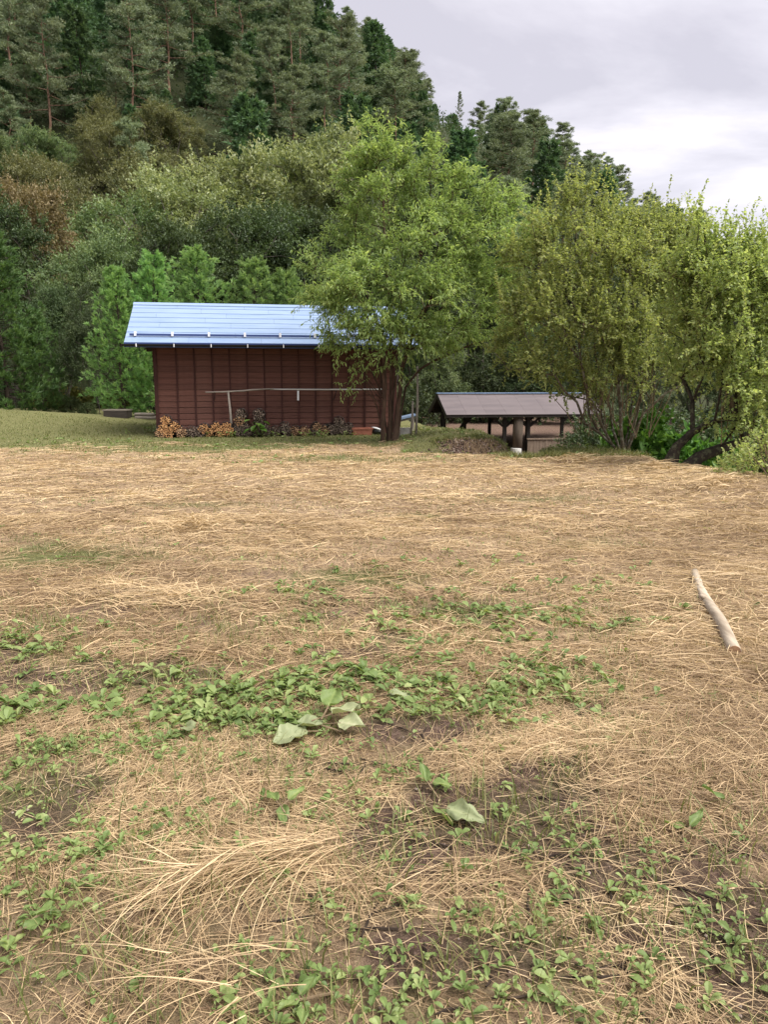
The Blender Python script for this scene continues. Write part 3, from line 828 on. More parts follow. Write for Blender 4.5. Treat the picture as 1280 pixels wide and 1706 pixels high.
def blob(n, m_, rx, ry, rz, seed, amp=.18):
    rng = np.random.default_rng(seed); V = []; Fc = []
    for i in range(n + 1):
        th = math.pi * i / n
        for j in range(m_):
            ph = 2 * math.pi * j / m_
            r = 1 + amp * (fbm(np.array(ph * 2.2 + seed), np.array(th * 2.5 + seed), seed, 3) - .5) * 2
            V.append((rx * r * math.sin(th) * math.cos(ph), ry * r * math.sin(th) * math.sin(ph), rz * (1 + r * math.cos(th)) / 1))
    for i in range(n):
        for j in range(m_):
            Fc.append((i * m_ + j, (i + 1) * m_ + j, (i + 1) * m_ + (j + 1) % m_, i * m_ + (j + 1) % m_))
    return V, Fc
M['black_plastic'] = NT('black_plastic').base((.016, .018, .018), .35, .5).m
v, f = blob(8, 14, .16, .13, .085, 5, .3); MB().add(v, f).obj('sack_body', M['black_plastic'], sk, smooth=True)
v, f = blob(6, 12, .14, .1, .035, 9, .35); v = [(a - .03, b - .02, c + .13 - a * .25) for a, b, c in v]; MB().add(v, f).obj('white_flap', M['white_paint'], sk, smooth=True)

M['old_wood'] = wood_mat('old_grey_wood', (.10, .085, .07), (.24, .21, .175), 5)
M['old_dark_wood'] = wood_mat('old_dark_wood', (.022, .018, .015), (.055, .045, .036), 5)
c0 = G(197, 706); c0[2] = ground_z(c0[0], c0[1]) - .02
dk = thing('low_platform', 'low dark wooden platform on the grass left of the shed', 'platform', c0, .05)
for i in range(4):
    MB().box((-.42, -.30 + i * .155, .235), (.42, -.30 + i * .155 + .145, .28), .3 + .4 * (i % 2)).obj('plank', M['old_wood'], dk)
for yy in (-.26, .26): MB().box((-.39, yy - .03, 0), (.39, yy + .03, .232)).obj('side_board', M['old_dark_wood'], dk)
for xx in (-.385, .385): MB().box((xx - .02, -.228, 0), (xx + .02, .228, .232)).obj('end_board', M['old_dark_wood'], dk)
for i, (px, py, ln, r_, wh) in enumerate(((241, 697, .34, .055, 'upper'), (243, 704, .36, .06, 'lower'))):
    c = W(px, py, c0[1] + .15); c[2] = (ground_z(c[0], c[1]) + .05) if wh == 'lower' else (ground_z(c[0], c[1]) + .157)
    t = thing('squared_log', f'{wh} of two weathered logs stacked beside the low platform', 'log', c, .06 * i, 'weathered logs stacked beside the low platform')
    MB().tube([(-ln, 0, 0), (-ln * .3, .01, .004), (ln * .4, -.01, 0), (ln, 0, .003)], [r_, r_ * 1.04, r_, r_ * .97], 9, rough=.06, rng=RNG).obj('log_body', M['old_wood'], t)
    for e_ in (-ln, ln):
        an = np.arange(9) * 2 * math.pi / 9; s_ = math.copysign(.002, e_)
        MB().add([(e_ + s_, math.cos(a_) * r_ * .9, math.sin(a_) * r_ * .9) for a_ in an], [tuple(range(9))]).obj('cut_end', M['cut_old'], t)

# ------------------------------------------------------------------ blue slide board, trellis stakes and block right of the shed
c = W(676, 694, 21.0); zg = float(ground_z(c[0], c[1]))
bt = thing('blue_bench', 'small blue topped stand tilted behind the tree trunk', 'stand', (c[0], c[1], zg), .1)
MB().beam((-.28, 0, c[2] - zg - .07), (.26, 0, c[2] - zg + .055), .55, .05).obj('top', M['blue_roof'], bt)
for xx, yy in ((-.2, -.2), (.2, -.2), (-.2, .2), (.2, .2)):
    MB().beam((xx, yy, 0), (xx, yy, c[2] - zg + xx * .22 - .03), .04, .04).obj('leg', M['grey_pole'], bt)
MB().beam((-.24, -.22, c[2] - zg - .12), (.24, -.22, c[2] - zg - .02), .03, .05).obj('apron', M['old_wood'], bt)
c = G(672, 729); zg = float(ground_z(c[0], c[1]))
bl = thing('concrete_block', 'grey concrete block on the grass behind the tree', 'block', (c[0], c[1], zg - .01), .1)
m = MB()
for xx in (-.15, 0, .15): m.box((xx - .022, -.07, 0), (xx + .022, .07, .19))
for yy in (-.07, .048): m.box((-.127, yy + .001, .002), (-.023, yy + .021, .188)); m.box((.023, yy + .001, .002), (.127, yy + .021, .188))
m.obj('block_body', M['concrete'], bl)
for i, (px, top, ww, lb) in enumerate(((693, 610, 'tallest pole of', 'tall'), (684, 668, 'short leaning stake of', 'lean'), (666, 700, 'thin left stake of', 'thin'))):
    b = G(px, 735 - i); zg = float(ground_z(b[0], b[1])); tp = W(px + (3, 4, -2)[i], top, b[1])
    t = thing('garden_stake', f'{ww} the plant stakes right of the tree trunk', 'stake', (b[0], b[1], zg - .05), 0, 'plant stakes right of the tree trunk')
    rel = tp - np.array((b[0], b[1], zg - .05))
    MB().tube([(0, 0, 0), rel * .5 + np.array((.02, 0, 0)), rel], [.030, .028, .022], 7, rough=.1, rng=RNG).obj('pole', M['grey_pole'], t, smooth=True)
    zt = rel[2] * .45
    MB().tube([(.04 * math.cos(a), .04 * math.sin(a), zt + .01 * math.sin(3 * a)) for a in np.linspace(0, 6.28, 9)], .006, 4, cap=False).obj('twine', M['old_wood'], t)

# ------------------------------------------------------------------ the open pavilion below the bank
M['pav_wood'] = wood_mat('tarred_timber', (.013, .011, .010), (.034, .028, .024), 5)
M['pav_roof'] = metal_roof('brown_roof_metal', (.075, .060, .062), (.125, .102, .104), .5, 1.5)
M['plank_wall'] = wood_mat('grey_brown_planks', (.13, .095, .07), (.25, .195, .15), 4, (10, 10, .6))
PR = math.radians(6)
pc = W(744, 691, 27.0)
pav = thing('open_pavilion', 'open timber pavilion with a brown metal roof below the field edge', 'pavilion', (pc[0], pc[1], -1.35), PR)
PL, PRUN = 6.0, 2.0
pez = pc[2] + 1.35; prz = pez + .72
psl = (prz - pez) / PRUN
def pp(x, s, off=0.):
    t = s if s <= PRUN else 2 * PRUN - s
    n = np.array((0, -psl if s <= PRUN else psl, 1.)); n /= np.linalg.norm(n)
    return np.array((x, s, pez + psl * t)) + n * off
proof = MB()
v = []
for xx in (0.02, PL - .02):
    for s in (0.02, PRUN, 2 * PRUN - .02):
        p = pp(xx, s); v += [tuple(p), (p[0], p[1], p[2] - .05)]
proof.add(v, [(0, 2, 8, 6), (2, 4, 10, 8), (1, 7, 9, 3), (3, 9, 11, 5), (0, 6, 7, 1), (4, 5, 11, 10), (0, 1, 3, 2), (2, 3, 5, 4), (6, 8, 9, 7), (8, 10, 11, 9)])
pro = proof.obj('roof', M['pav_wood'], pav)
nsh = 8
for side in (0, 1):
    for i in range(nsh):
        xa, xb = PL * i / nsh, PL * (i + 1) / nsh
        m = MB()
        s0, s1 = (-.03, PRUN) if side == 0 else (2 * PRUN + .03, PRUN)
        p = [pp(xa + .002, s0, .02), pp(xb - .002, s0, .02), pp(xb - .002, s1, .02), pp(xa + .002, s1, .02)]
        q = [a - np.array((0, 0, .015)) for a in p]
        m.add(p + q, [(0, 1, 2, 3), (7, 6, 5, 4), (0, 4, 5, 1), (1, 5, 6, 2), (2, 6, 7, 3), (3, 7, 4, 0)])
        m.obj('roof_sheet', M['pav_roof'], pro)
m = MB()
for sg in (-1, 1):
    pr_ = pp(0, PRUN, .03)
    m.beam((-.02, PRUN + sg * .085, pr_[2] - .012), (PL + .02, PRUN + sg * .085, pr_[2] - .012), .17, .03)
m.obj('ridge_cap', M['blue_roof'], pro)
for xx in (.03, PL - .03):
    for s0, s1 in ((0, PRUN - .03), (2 * PRUN, PRUN + .03)):
        MB().beam(pp(xx, s0, -.11), pp(xx, s1, -.11), .05, .12).obj('verge_board', M['pav_wood'], pro)
MB().box((.0, .0, pez - .10), (PL, .05, pez - .02)).obj('eave_board', M['pav_wood'], pro)
MB().box((.0, 2 * PRUN - .05, pez - .10), (PL, 2 * PRUN, pez - .02)).obj('eave_board', M['pav_wood'], pro)
for yy in (.45, 3.55): MB().box((.15, yy - .06, pez + psl * .45 - .22), (PL - .15, yy + .06, pez + psl * .45 - .08)).obj('beam', M['pav_wood'], pav)
for xx in (.5, 2.3, 4.1, 5.6): MB().box((xx - .05, .52, pez - .04), (xx + .05, 3.48, pez + .07)).obj('tie_beam', M['pav_wood'], pav)
for xx in (2.3, 3.2, 5.3):
    MB().box((xx - .065, .38, -.2), (xx + .065, .51, pez - .06)).obj('post', M['pav_wood'], pav)
    for sg in (-1, 1): MB().beam((xx + sg * .07, .445, pez - .46), (xx + sg * .50, .445, pez - .08), .07, .08, up=(0, 1, 0)).obj('brace', M['pav_wood'], pav)
for xx in (.5, 1.45, 2.5, 4.1, 5.6):
    zb = float(ground_z(pc[0] + xx, pc[1] + 3.5)) + 1.35 - .1
    MB().box((xx - .06, 3.49, zb), (xx + .06, 3.61, pez - .06)).obj('post', M['pav_wood'], pav)
    MB().beam((xx + .07, 3.55, pez - .42), (xx + .48, 3.55, pez - .08), .07, .08, up=(0, 1, 0)).obj('brace', M['pav_wood'], pav)
MB().beam((.52, 2.0, float(ground_z(pc[0] + .6, pc[1] + 2)) + 1.3), (1.35, 2.0, pez - .03), .13, .16).obj('brace', M['pav_wood'], pav)
MB().beam((.46, 2.0, float(ground_z(pc[0] + .6, pc[1] + 2)) + 1.3), (.24, 2.0, pez - .03), .08, .09).obj('brace', M['pav_wood'], pav)
# thick log post on a white concrete foot
lx = on_ = W(874, 700, 26.6)[0] - pc[0]
kl = bark_mat('log_post', (.06, .048, .038), (.15, .12, .095), 6, (1, 1, .2)); M['log_post'] = kl
MB().tube([(lx, .27, .33), (lx, .27, pez * .6), (lx + .01, .27, pez - .0)], [.185, .19, .175], 12, rough=.04, rng=RNG).obj('log_post', M['log_post'], pav, smooth=True)
an = np.arange(16) * 2 * math.pi / 16
MB().tube([(lx - .05, .27, -.1), (lx - .05, .27, .30), (lx - .05, .27, .325)], [.215, .205, .19], 16).obj('concrete_foot', M['pale_concrete'], pav, smooth=False)
# plank parapet at the right half
x0 = W(886, 740, 27)[0] - pc[0]
i = 0; xx = x0
while xx < PL + .6:
    w_ = .115; zt = .62 + .02 * math.sin(i * 2.3)
    MB().box((xx, .20 + .006 * (i % 2), -.1), (xx + w_ - .008, .23 + .006 * (i % 2), zt), .2 + .6 * ((i * 7) % 5) / 5).obj('plank', M['plank_wall'], pav); xx += w_; i += 1
MB().box((x0 - .03, .16, .63), (PL + .6, .29, .68)).obj('top_rail', M['plank_wall'], pav)
# box-like bench block under the far corner
b = W(782, 712, 29.5)
bb = thing('wooden_crate', 'brown wooden crate on the ground under the pavilion roof', 'crate', (b[0], b[1], float(ground_z(b[0], b[1])) - .02), PR)
for i in range(3): MB().box((-.28, -.2, .02 + i * .145), (.28, -.172, .15 + i * .145)).obj('slat', M['plank_wall'], bb); MB().box((-.28, .172, .02 + i * .145), (.28, .2, .15 + i * .145)).obj('slat', M['plank_wall'], bb)
for xx in (-.265, .265): MB().box((xx - .015, -.171, .0), (xx + .015, .171, .45)).obj('end_board', M['plank_wall'], bb)

# ------------------------------------------------------------------ trees of the foreground
def lobes_px(L, d, depth=.85):
    out_ = []
    for cx, cy, rx, ry, *o in L:
        dd = d + (o[0] if o else 0)
        c = W(cx, cy, dd); s = dd / F
        out_.append((c[0], c[1], c[2], rx * s, depth * (rx + ry) / 2 * s, ry * s))
    return np.array(out_)
def plant_tree(name, label, cat, base, stems, lobes, n_att, mats, seed, r_max, shoot, group=None, smin=.03, smin_h=None, extra=None, w=.35, lift=.25, shell=.35, r_tip=.006, bare=0):
    """a tree grown from its own stems into its own crown; everything relative to the base"""
    rng = np.random.default_rng(seed)
    base = np.asarray(base, float)
    t = thing(name, label, cat, base, 0, group)
    st = [np.asarray(s, float) - base for s in stems]
    lb = lobes.copy(); lb[:, :3] -= base
    att = ellipsoid_pts(rng, lb, n_att, shell)
    pos, par, tips, n0 = grow(st, att, rng, w=w, lift=lift)
    r = radii(pos, par, r_tip, r_max)
    hh = np.clip(pos[:, 2] / (smin_h or max(lb[:, 2].mean(), .1)), 0, 1)
    r[:n0] = np.maximum(r[:n0], smin * (1 - .85 * hh[:n0]))
    tb = MB(); branch_mesh(tb, pos, par, r, 9, rng=rng, rough=.12)
    trunk = tb.obj('trunk', mats[0], t, smooth=True)
    leaf = MB(); tw = MB()
    cen = lb[:, :3].mean(0)
    shoot(leaf, tw, rng, pos, par, tips, cen, n0)
    tw.obj('twigs', mats[2], trunk)
    leaf.obj('crown', mats[1], t)
    if extra: extra(t, trunk)
    return t

# --- the drooping-leaved tree in front of the shed
TB = G(648, 738); TB[2] = float(ground_z(TB[0], TB[1])) - .04
d0 = TB[1]
def P_(px, py, off=0.): return W(px, py, d0 + off)
lob = lobes_px([(634, 228, 30, 34), (636, 290, 62, 46), (600, 300, 36, 40, -.3), (712, 268, 34, 34, .3), (718, 330, 66, 55, .4), (652, 370, 80, 60), (760, 345, 60, 55, .5), (822, 345, 46, 46, .3),
                (800, 420, 74, 62), (860, 400, 30, 60, .2), (700, 430, 88, 62, -.5), (560, 436, 52, 42), (512, 428, 26, 26, .2), (625, 478, 78, 52, -.8), (720, 505, 90, 60, -.8), (810, 510, 62, 55, .2),
                (585, 505, 44, 40, -.4), (640, 545, 66, 34, -.7), (715, 558, 72, 34, -.2), (785, 575, 55, 34, .2), (548, 480, 36, 32), (575, 540, 40, 36, -.5), (610, 535, 50, 36, -.9), (690, 545, 50, 36, -.6), (560, 560, 30, 28, -.3), (665, 590, 46, 26, -.7), (620, 575, 46, 26, -.6), (590, 460, 50, 40, -.6)], d0)
stems = [[TB, P_(650, 690), P_(652, 630), P_(651, 560), P_(646, 470), P_(640, 380), P_(636, 300)],
         [TB + (-.10, .08, 0), P_(640, 690, .1), P_(634, 620, .2), P_(612, 560, .2), P_(580, 500, .1), P_(556, 455)],
         [TB + (.12, -.06, 0), P_(664, 680, -.1), P_(668, 620, -.2), P_(690, 550, -.3), P_(735, 470, -.2), P_(790, 410)],
         [TB + (.18, .08, 0), P_(668, 690, .2), P_(676, 645, .3), P_(700, 615, .3), P_(745, 592, .3), P_(790, 572, .2)],
         [TB + (-.14, -.06, 0), P_(640, 680, -.2), P_(640, 600, -.3), P_(640, 520, -.4)],
         [TB + (.05, .16, 0), P_(655, 660, .3), P_(664, 580, .4), P_(690, 480, .5), P_(712, 380, .4), P_(718, 310, .3)]]
def peach_shoot(leaf, tw, rng, pos, par, tips, cen, n0):
    for rep, (cnt, ln) in enumerate(((6, .50), (4, .36))):
        src = np.repeat(tips, cnt); n = len(src)
        o = pos[src] - cen; o[:, 2] *= .4
        D = unit(unit(o) * .5 + rdir(rng, n) * .7 + np.array((0, 0, .62)))
        shoots(leaf, tw, rng, pos[src] + rng.normal(size=(n, 3)) * .05, D, ln * (.6 + .8 * rng.random(n)), .26, 14, .108, .031, hang=.38, spreadf=.7, r=.004)
    inner = np.arange(n0, len(pos)); inner = inner[rng.random(len(inner)) < .55]; n = len(inner)
    D = unit(rdir(rng, n) + np.array((0, 0, .3)))
    shoots(leaf, tw, rng, pos[inner], D, .28 * (.6 + .7 * rng.random(n)), .25, 9, .105, .030, hang=.4, r=.004)
    # sparse suckers low on the left of the stem
    lowp = np.stack([W(px, py, d0 - .3) for px, py in ((572, 600), (585, 625), (566, 640), (600, 600), (590, 580), (610, 575))]) - TB
    for q in lowp:
        b = np.array((-.1, 0, .5 + .25 * q[2])); m = b * .5 + q * .5 + np.array((.0, 0, .15))
        tw.tube([b * 1.0, m, q], [.012, .009, .004], 4, cap=False)
        src = np.stack([m + (q - m) * s for s in np.linspace(0.2, 1, 5)])
        D = unit(rdir(rng, 5) + np.array((-.4, 0, .1)))
        shoots(leaf, tw, rng, src, D, .3, .4, 9, .11, .03, hang=.6, r=.004)
    for k in range(7):                                   # thin bare whips round the foot
        a = rng.random() * 6.28; q = np.array((math.cos(a) * .5 - .2, math.sin(a) * .3, 1.0 + rng.random() * .9))
        tw.tube([(math.cos(a) * .1, math.sin(a) * .1, .05), q * .5 + np.array((.03, 0, .1)), q], [.012, .008, .003], 4, cap=False)
plant_tree('peach_tree', 'tall fresh green tree with drooping narrow leaves in front of the shed', 'tree', TB, stems, lob, 430, (M['bark_peach'], M['peach_leaf'], M['bark_peach']), 11, .05, peach_shoot, smin=.032)

# --- the two spreading trees on the right edge
def pear_shoot(up_n=2, up_len=.5, side_n=5, twigmat=None):
    def f(leaf, tw, rng, pos, par, tips, cen, n0):
        src = np.repeat(tips, up_n); n = len(src)                          # upright whips
        D = unit(np.array((0, 0, 1.)) + rdir(rng, n) * .45)
        shoots(leaf, tw, rng, pos[src] + rng.normal(size=(n, 3)) * .08, D, up_len * (.5 + rng.random(n)), -.02, 26, .056, .042, hang=.15, spreadf=.8, r=.0028)
        src = np.repeat(tips, side_n); n = len(src)
        o = pos[src] - cen
        D = unit(unit(o) * .4 + rdir(rng, n) * .8 + np.array((0, 0, .35)))
        shoots(leaf, tw, rng, pos[src], D, .34 * (.6 + .8 * rng.random(n)), .1, 17, .056, .042, hang=.25, spreadf=.8, r=.0022)
        inner = np.arange(n0, len(pos)); inner = inner[rng.random(len(inner)) < .35]; n = len(inner)
        D = unit(rdir(rng, n) + np.array((0, 0, .7)))
        shoots(leaf, tw, rng, pos[inner], D, .3 * (.6 + .7 * rng.random(n)), .05, 7, .05, .037, hang=.2, r=.0032)
    return f
PB = G(1040, 752); PB[2] = float(ground_z(PB[0], PB[1])) - .1
dA = PB[1]
def A_(px, py, off=0.): return W(px, py, dA + off)
lobA = lobes_px([(958, 330, 34, 26), (925, 370, 50, 34), (1010, 375, 52, 36, .4), (890, 430, 46, 44, .3), (965, 430, 70, 44, -.4), (1065, 400, 60, 44), (1112, 395, 36, 40, .3), (1150, 440, 40, 50, .4), (945, 640, 46, 26, .2), (985, 650, 36, 24, .3), (1040, 460, 74, 48, -.5), (1120, 460, 52, 56, .2),
                 (880, 520, 52, 44), (950, 520, 62, 50, -.7), (1040, 540, 72, 46, -.7), (1130, 550, 60, 48), (860, 590, 40, 28, .3), (920, 600, 50, 36, -.5), (1000, 610, 56, 36, -.7), (1080, 615, 56, 36, -.6), (1160, 600, 46, 36)], dA)
stA = [[PB, A_(1000, 722), A_(982, 690), A_(978, 650), A_(962, 590), A_(930, 530), A_(905, 470)],
       [PB + (.05, .1, 0), A_(1012, 728, .2), A_(1003, 690, .3), A_(1000, 620, .3), A_(985, 520, .2), A_(962, 420, .1), A_(958, 350)],
       [PB + (.1, 0, 0), A_(1058, 722, -.1), A_(1072, 690, -.2), A_(1110, 655, -.2), A_(1165, 622, -.1), A_(1225, 602)],
       [PB + (.08, .05, 0), A_(1056, 715, .2), A_(1068, 660, .2), A_(1085, 600, .1), A_(1120, 540, 0), A_(1160, 480)],
       [PB + (.03, -.05, 0), A_(1035, 710, -.3), A_(1030, 640, -.4), A_(1035, 560, -.5), A_(1050, 460, -.4), A_(1070, 400, -.2)],
       [PB + (-.03, .1, 0), A_(1022, 715, .3), A_(1010, 650, .5), A_(1025, 560, .6), A_(1015, 470, .5), A_(1010, 390, .4)],
       [PB + (.06, .12, 0), A_(1048, 712, .4), A_(1062, 640, .5), A_(1105, 560, .5), A_(1128, 470, .4)],
       [PB + (-.08, 0, 0), A_(1005, 712, -.3), A_(985, 665, -.5), A_(968, 600, -.6), A_(955, 520, -.6)],
       [A_(1000, 722, 0), A_(975, 705, -.2), A_(962, 670, -.3), A_(925, 625, -.4), A_(880, 590, -.2)]]
def whips(n, x0, x1, y0, y1, dd, base, hgt=1.1, lean=.25, seed=1):
    def f(t, trunk):
        rng = np.random.default_rng(seed); mb = MB()
        for k in range(n):
            a = W(rng.uniform(x0, x1), rng.uniform(y0, y1), dd + rng.uniform(-.4, .4)) - base
            b = a + np.array((rng.normal() * lean, rng.normal() * lean * .6, hgt * (.6 + .8 * rng.random())))
            m = (a + b) / 2 + rng.normal(size=3) * .05
            mb.tube([a, m, b], [.011, .009, .004], 4, cap=False)
        mb.obj('whips', M['twig_brown'], trunk)
    return f
plant_tree('pear_tree', 'multi-stemmed yellow-green tree leaning over the end of the pavilion', 'tree', PB, stA, lobA, 560, (M['bark_pear'], M['pear_leaf'], M['twig_brown']), 23, .062, pear_shoot(), smin=.036, w=.3, extra=whips(44, 960, 1090, 640, 735, dA - .1, PB, seed=4))
QB = G(1112, 778); QB[2] = float(ground_z(QB[0], QB[1])) - .12
dB = QB[1]
def B_(px, py, off=0.): return W(px, py, dB + off)
lobB = lobes_px([(1172, 372, 16, 34), (1200, 430, 44, 36, .3), (1160, 450, 48, 44, .3), (1250, 450, 46, 40), (1300, 460, 50, 46), (1230, 480, 56, 48, -.4), (1175, 510, 50, 46, .2), (1290, 520, 60, 56, -.2), (1215, 560, 60, 46, -.5),
                 (1170, 590, 40, 34), (1290, 610, 56, 46, -.3), (1235, 640, 50, 34, -.6), (1360, 520, 60, 90), (1265, 690, 40, 30, -.5), (1150, 520, 46, 46, .5), (1145, 600, 40, 36, .4), (1215, 690, 26, 20, -.4)], dB)
stB = [[QB, B_(1128, 745), B_(1155, 720), B_(1188, 704), B_(1222, 694, .1), B_(1238, 660, .1), B_(1245, 590), B_(1252, 510), B_(1258, 440)],
       [B_(1140, 782, -.1) , B_(1165, 762, -.1), B_(1200, 748), B_(1240, 735), B_(1268, 690), B_(1282, 610), B_(1290, 520)],
       [B_(1222, 694, .1), B_(1212, 650, .2), B_(1200, 580, .3), B_(1185, 480, .3), B_(1174, 380, .2)],
       [B_(1240, 735), B_(1228, 690, -.3), B_(1225, 630, -.4), B_(1215, 560, -.4)]]
stB[1][0][2] = QB[2]
plant_tree('pear_tree', 'yellow-green tree with dark arching trunks at the right edge of the photo', 'tree', QB, stB, lobB, 460, (M['bark_mossy'], M['pear_leaf'], M['twig_brown']), 37, .05, pear_shoot(), smin=.12, smin_h=1.25, w=.3, extra=whips(34, 1190, 1290, 620, 745, dB, QB, seed=9))

# ------------------------------------------------------------------ conifers
def cedar(seed, H, R, nb, nspr, nst, sl, sw, r0=.09, up=.55, start=.04, power=.75, double=False):
    """feathery conifer: branches all the way down, each with fans of short sprays; returns trunk MB, leaf MB"""
    rng = np.random.default_rng(seed); tb = MB(); lf = MB()
    zs = np.linspace(0, 1, 9); wob = np.cumsum(rng.normal(size=(9, 2)) * .012 * H, 0) * zs[:, None]
    line = np.stack([wob[:, 0], wob[:, 1], zs * H], -1)
    tb.tube(line, r0 * (1 - zs * .93), 8, cap=False)
    for b in range(nb):
        t = start + (1 - start) * (b + rng.random()) / nb
        az = b * 2.39996 + rng.normal() * .3
        ln = (R * (1 - t) ** power + .10 * R) * (.62 + .55 * rng.random())
        if t < .15: ln *= .75 + t
        c = np.array([np.interp(t, zs, line[:, i]) for i in range(3)])
        o = np.array((math.cos(az), math.sin(az), 0)); el = .05 + .65 * t + rng.normal() * .1
        e1 = c + o * ln * .55 + np.array((0, 0, ln * (el - .25) * .55)); e2 = c + o * ln + np.array((0, 0, ln * el))
        tb.tube([c, e1, e2], [.014 * (1 - t) + .006, .008, .004], 4, cap=False)
        s = .30 + .70 * rng.random(nspr) ** .7
        C = c + (e1 - c) * np.minimum(s / .55, 1)[:, None] + (e2 - e1) * np.maximum((s - .55) / .45, 0)[:, None]
        C = C + rng.normal(size=(nspr, 3)) * np.array((.15, .15, .10)) * ln * .8
        tn = rng.random(nspr) * .6
        out_ = o * .6 + np.array((0, 0, up))
        SD_ = unit(out_ + rdir(rng, nspr) * .55)
        P = np.repeat(C, nst, 0); SDr = np.repeat(SD_, nst, 0); n = len(P)
        D = unit(SDr + rdir(rng, n) * .62)
        q = rng.random(n)[:, None] * sl * .7
        L = sl * (.6 + .8 * rng.random(n)) * (.75 + .25 * (1 - t))
        add_leaves(lf, P + SDr * q, D, rdir(rng, n) + np.array((0, 0, .5)), L, sw * (.7 + .6 * rng.random(n)), np.clip(np.repeat(tn, nst) + .4 * rng.random(n), 0, 1), fold=.2, mid=.4, droop=.1)
    return tb, lf
def pine(seed, H, R, crown=.6, nb=30, pads=6, tufts=22, r0=.16):
    rng = np.random.default_rng(seed); tb = MB(); lf = MB()
    zs = np.linspace(0, 1, 10); wob = np.cumsum(rng.normal(size=(10, 2)) * .010 * H, 0)
    wob -= wob[0]; line = np.stack([wob[:, 0], wob[:, 1], zs * H], -1)
    tb.tube(line, r0 * (1 - zs * .9), 8, cap=False)
    for b in range(nb):
        t = 1 - crown * (1 - ((b + rng.random()) / nb) ** .85)
        u = (1 - t) / crown
        az = b * 2.39996 + rng.normal() * .4
        ln = R * (.22 + .95 * math.sin(min(u * 1.55 + .12, 2.3))) * (.55 + .6 * rng.random())
        c = np.array([np.interp(t, zs, line[:, i]) for i in range(3)])
        o = np.array((math.cos(az), math.sin(az), 0)); el = .38 * (1 - u) + .05 + rng.normal() * .08
        e1 = c + o * ln * .5 + np.array((0, 0, ln * .5 * (el - .1))); e2 = c + o * ln + np.array((0, 0, ln * (el + .05)))
        tb.tube([c, e1, e2], [.05 * (1 - t) + .03, .03, .014], 4, cap=False)
        for k in range(pads):
            s = .34 + .66 * (k + rng.random()) / pads
            pc_ = (c + (e1 - c) * (s / .5) if s < .5 else e1 + (e2 - e1) * (s - .5) / .5) + rng.normal(size=3) * np.array((.24, .24, .08)) * ln * .6
            pr = (.40 + .30 * rng.random()) * (.75 + .3 * R / 3)
            off = rdir(rng, tufts) * rng.random(tufts)[:, None] ** .4 * np.array((pr, pr, pr * .26)) + np.array((0, 0, .06))
            P = np.repeat(pc_ + off, 4, 0); n = len(P)
            D = unit(rdir(rng, n) * .8 + np.array((0, 0, .55)) + o * .3)
            add_leaves(lf, P, D, rdir(rng, n),   .30 * (.7 + .6 * rng.random(n)), .06 * (.7 + .6 * rng.random(n)), np.clip(rng.random() * .5 + .5 * rng.random(n), 0, 1), fold=.1, mid=.5)
    return tb, lf
def broad(seed, H, R, base_h, n_att, leaf_n, ll, lw, r_max=.16, lay=.5):
    """round-headed broadleaf tree with layered sprays"""
    rng = np.random.default_rng(seed); tb = MB(); lf = MB(); tw = MB()
    lob_ = []
    nl = 9
    for i in range(nl):
        a = i * 2.4 + rng.random(); rr = R * .62 * math.sqrt((i + .4) / nl)
        z = base_h + (H - base_h) * (.35 + .42 * (1 - (i / nl) ** 1.2) + .12 * rng.normal())
        q = R * (.36 + .2 * rng.random())
        lob_.append((rr * math.cos(a), rr * math.sin(a), min(z, H - q * .7), q, q, q * .78))
    lob_ += [(R * .66 * math.cos(a), R * .66 * math.sin(a), base_h + (H - base_h) * .22, R * .36, R * .36, R * .28) for a in np.arange(6) * 1.05 + rng.random()]
    lob_.append((0, 0, H - R * .35, R * .42, R * .42, R * .35))
    att = ellipsoid_pts(rng, lob_, n_att, .5)
    st = [[(0, 0, -.3), (.05, 0, base_h * .6), (rng.normal() * .2, rng.normal() * .2, base_h * 1.1), (rng.normal() * .3, rng.normal() * .3, (base_h + H) * .5)],
          [(0, 0, base_h * .4), (R * .2, R * .1, base_h * 1.0), (R * .4, R * .1, base_h + (H - base_h) * .35)],
          [(0, 0, base_h * .5), (-R * .2, R * .1, base_h * 1.1), (-R * .4, -R * .1, base_h + (H - base_h) * .4)]]
    pos, par, tips, n0 = grow(st, att, rng, w=.3, step=.6)
    branch_mesh(tb, pos, par, radii(pos, par, .014, r_max), 7, rng=rng)
    src = np.repeat(tips, leaf_n); n = len(src)
    o = pos[src] - np.array((0, 0, base_h + (H - base_h) * .4))
    D = unit(unit(o) * .7 + rdir(rng, n) * np.array((1, 1, lay)) * .9)
    tipt = np.repeat(rng.random(len(tips)) * .55, leaf_n)
    shoots(lf, None, rng, pos[src] + rng.normal(size=(n, 3)) * .16, D, .75 * (.5 + .8 * rng.random(n)), .12, 11, ll, lw, hang=.12, spreadf=.75, tl=tipt)
    return tb, lf

def kit(mbs, bark, leaf, nm):
    return (mbs[0].mesh('trunk', bark, True), mbs[1].mesh('crown', leaf))
def put(kt, name, label, cat, loc, rz, sc, group=None):
    t = thing(name, label, cat, loc, rz, group, sc)
    inst('trunk', kt[0], t); c = inst('crown', kt[1], t)
    if len(kt) > 2: c.material_slots[0].link = 'OBJECT'; c.material_slots[0].material = kt[2]
    return t
R9 = random.Random(99)
def top_scale(px_top, py_top, d, x, y, H):
    z = W(px_top, py_top, d)[2]; return (z - float(ground_z(x, y))) / H

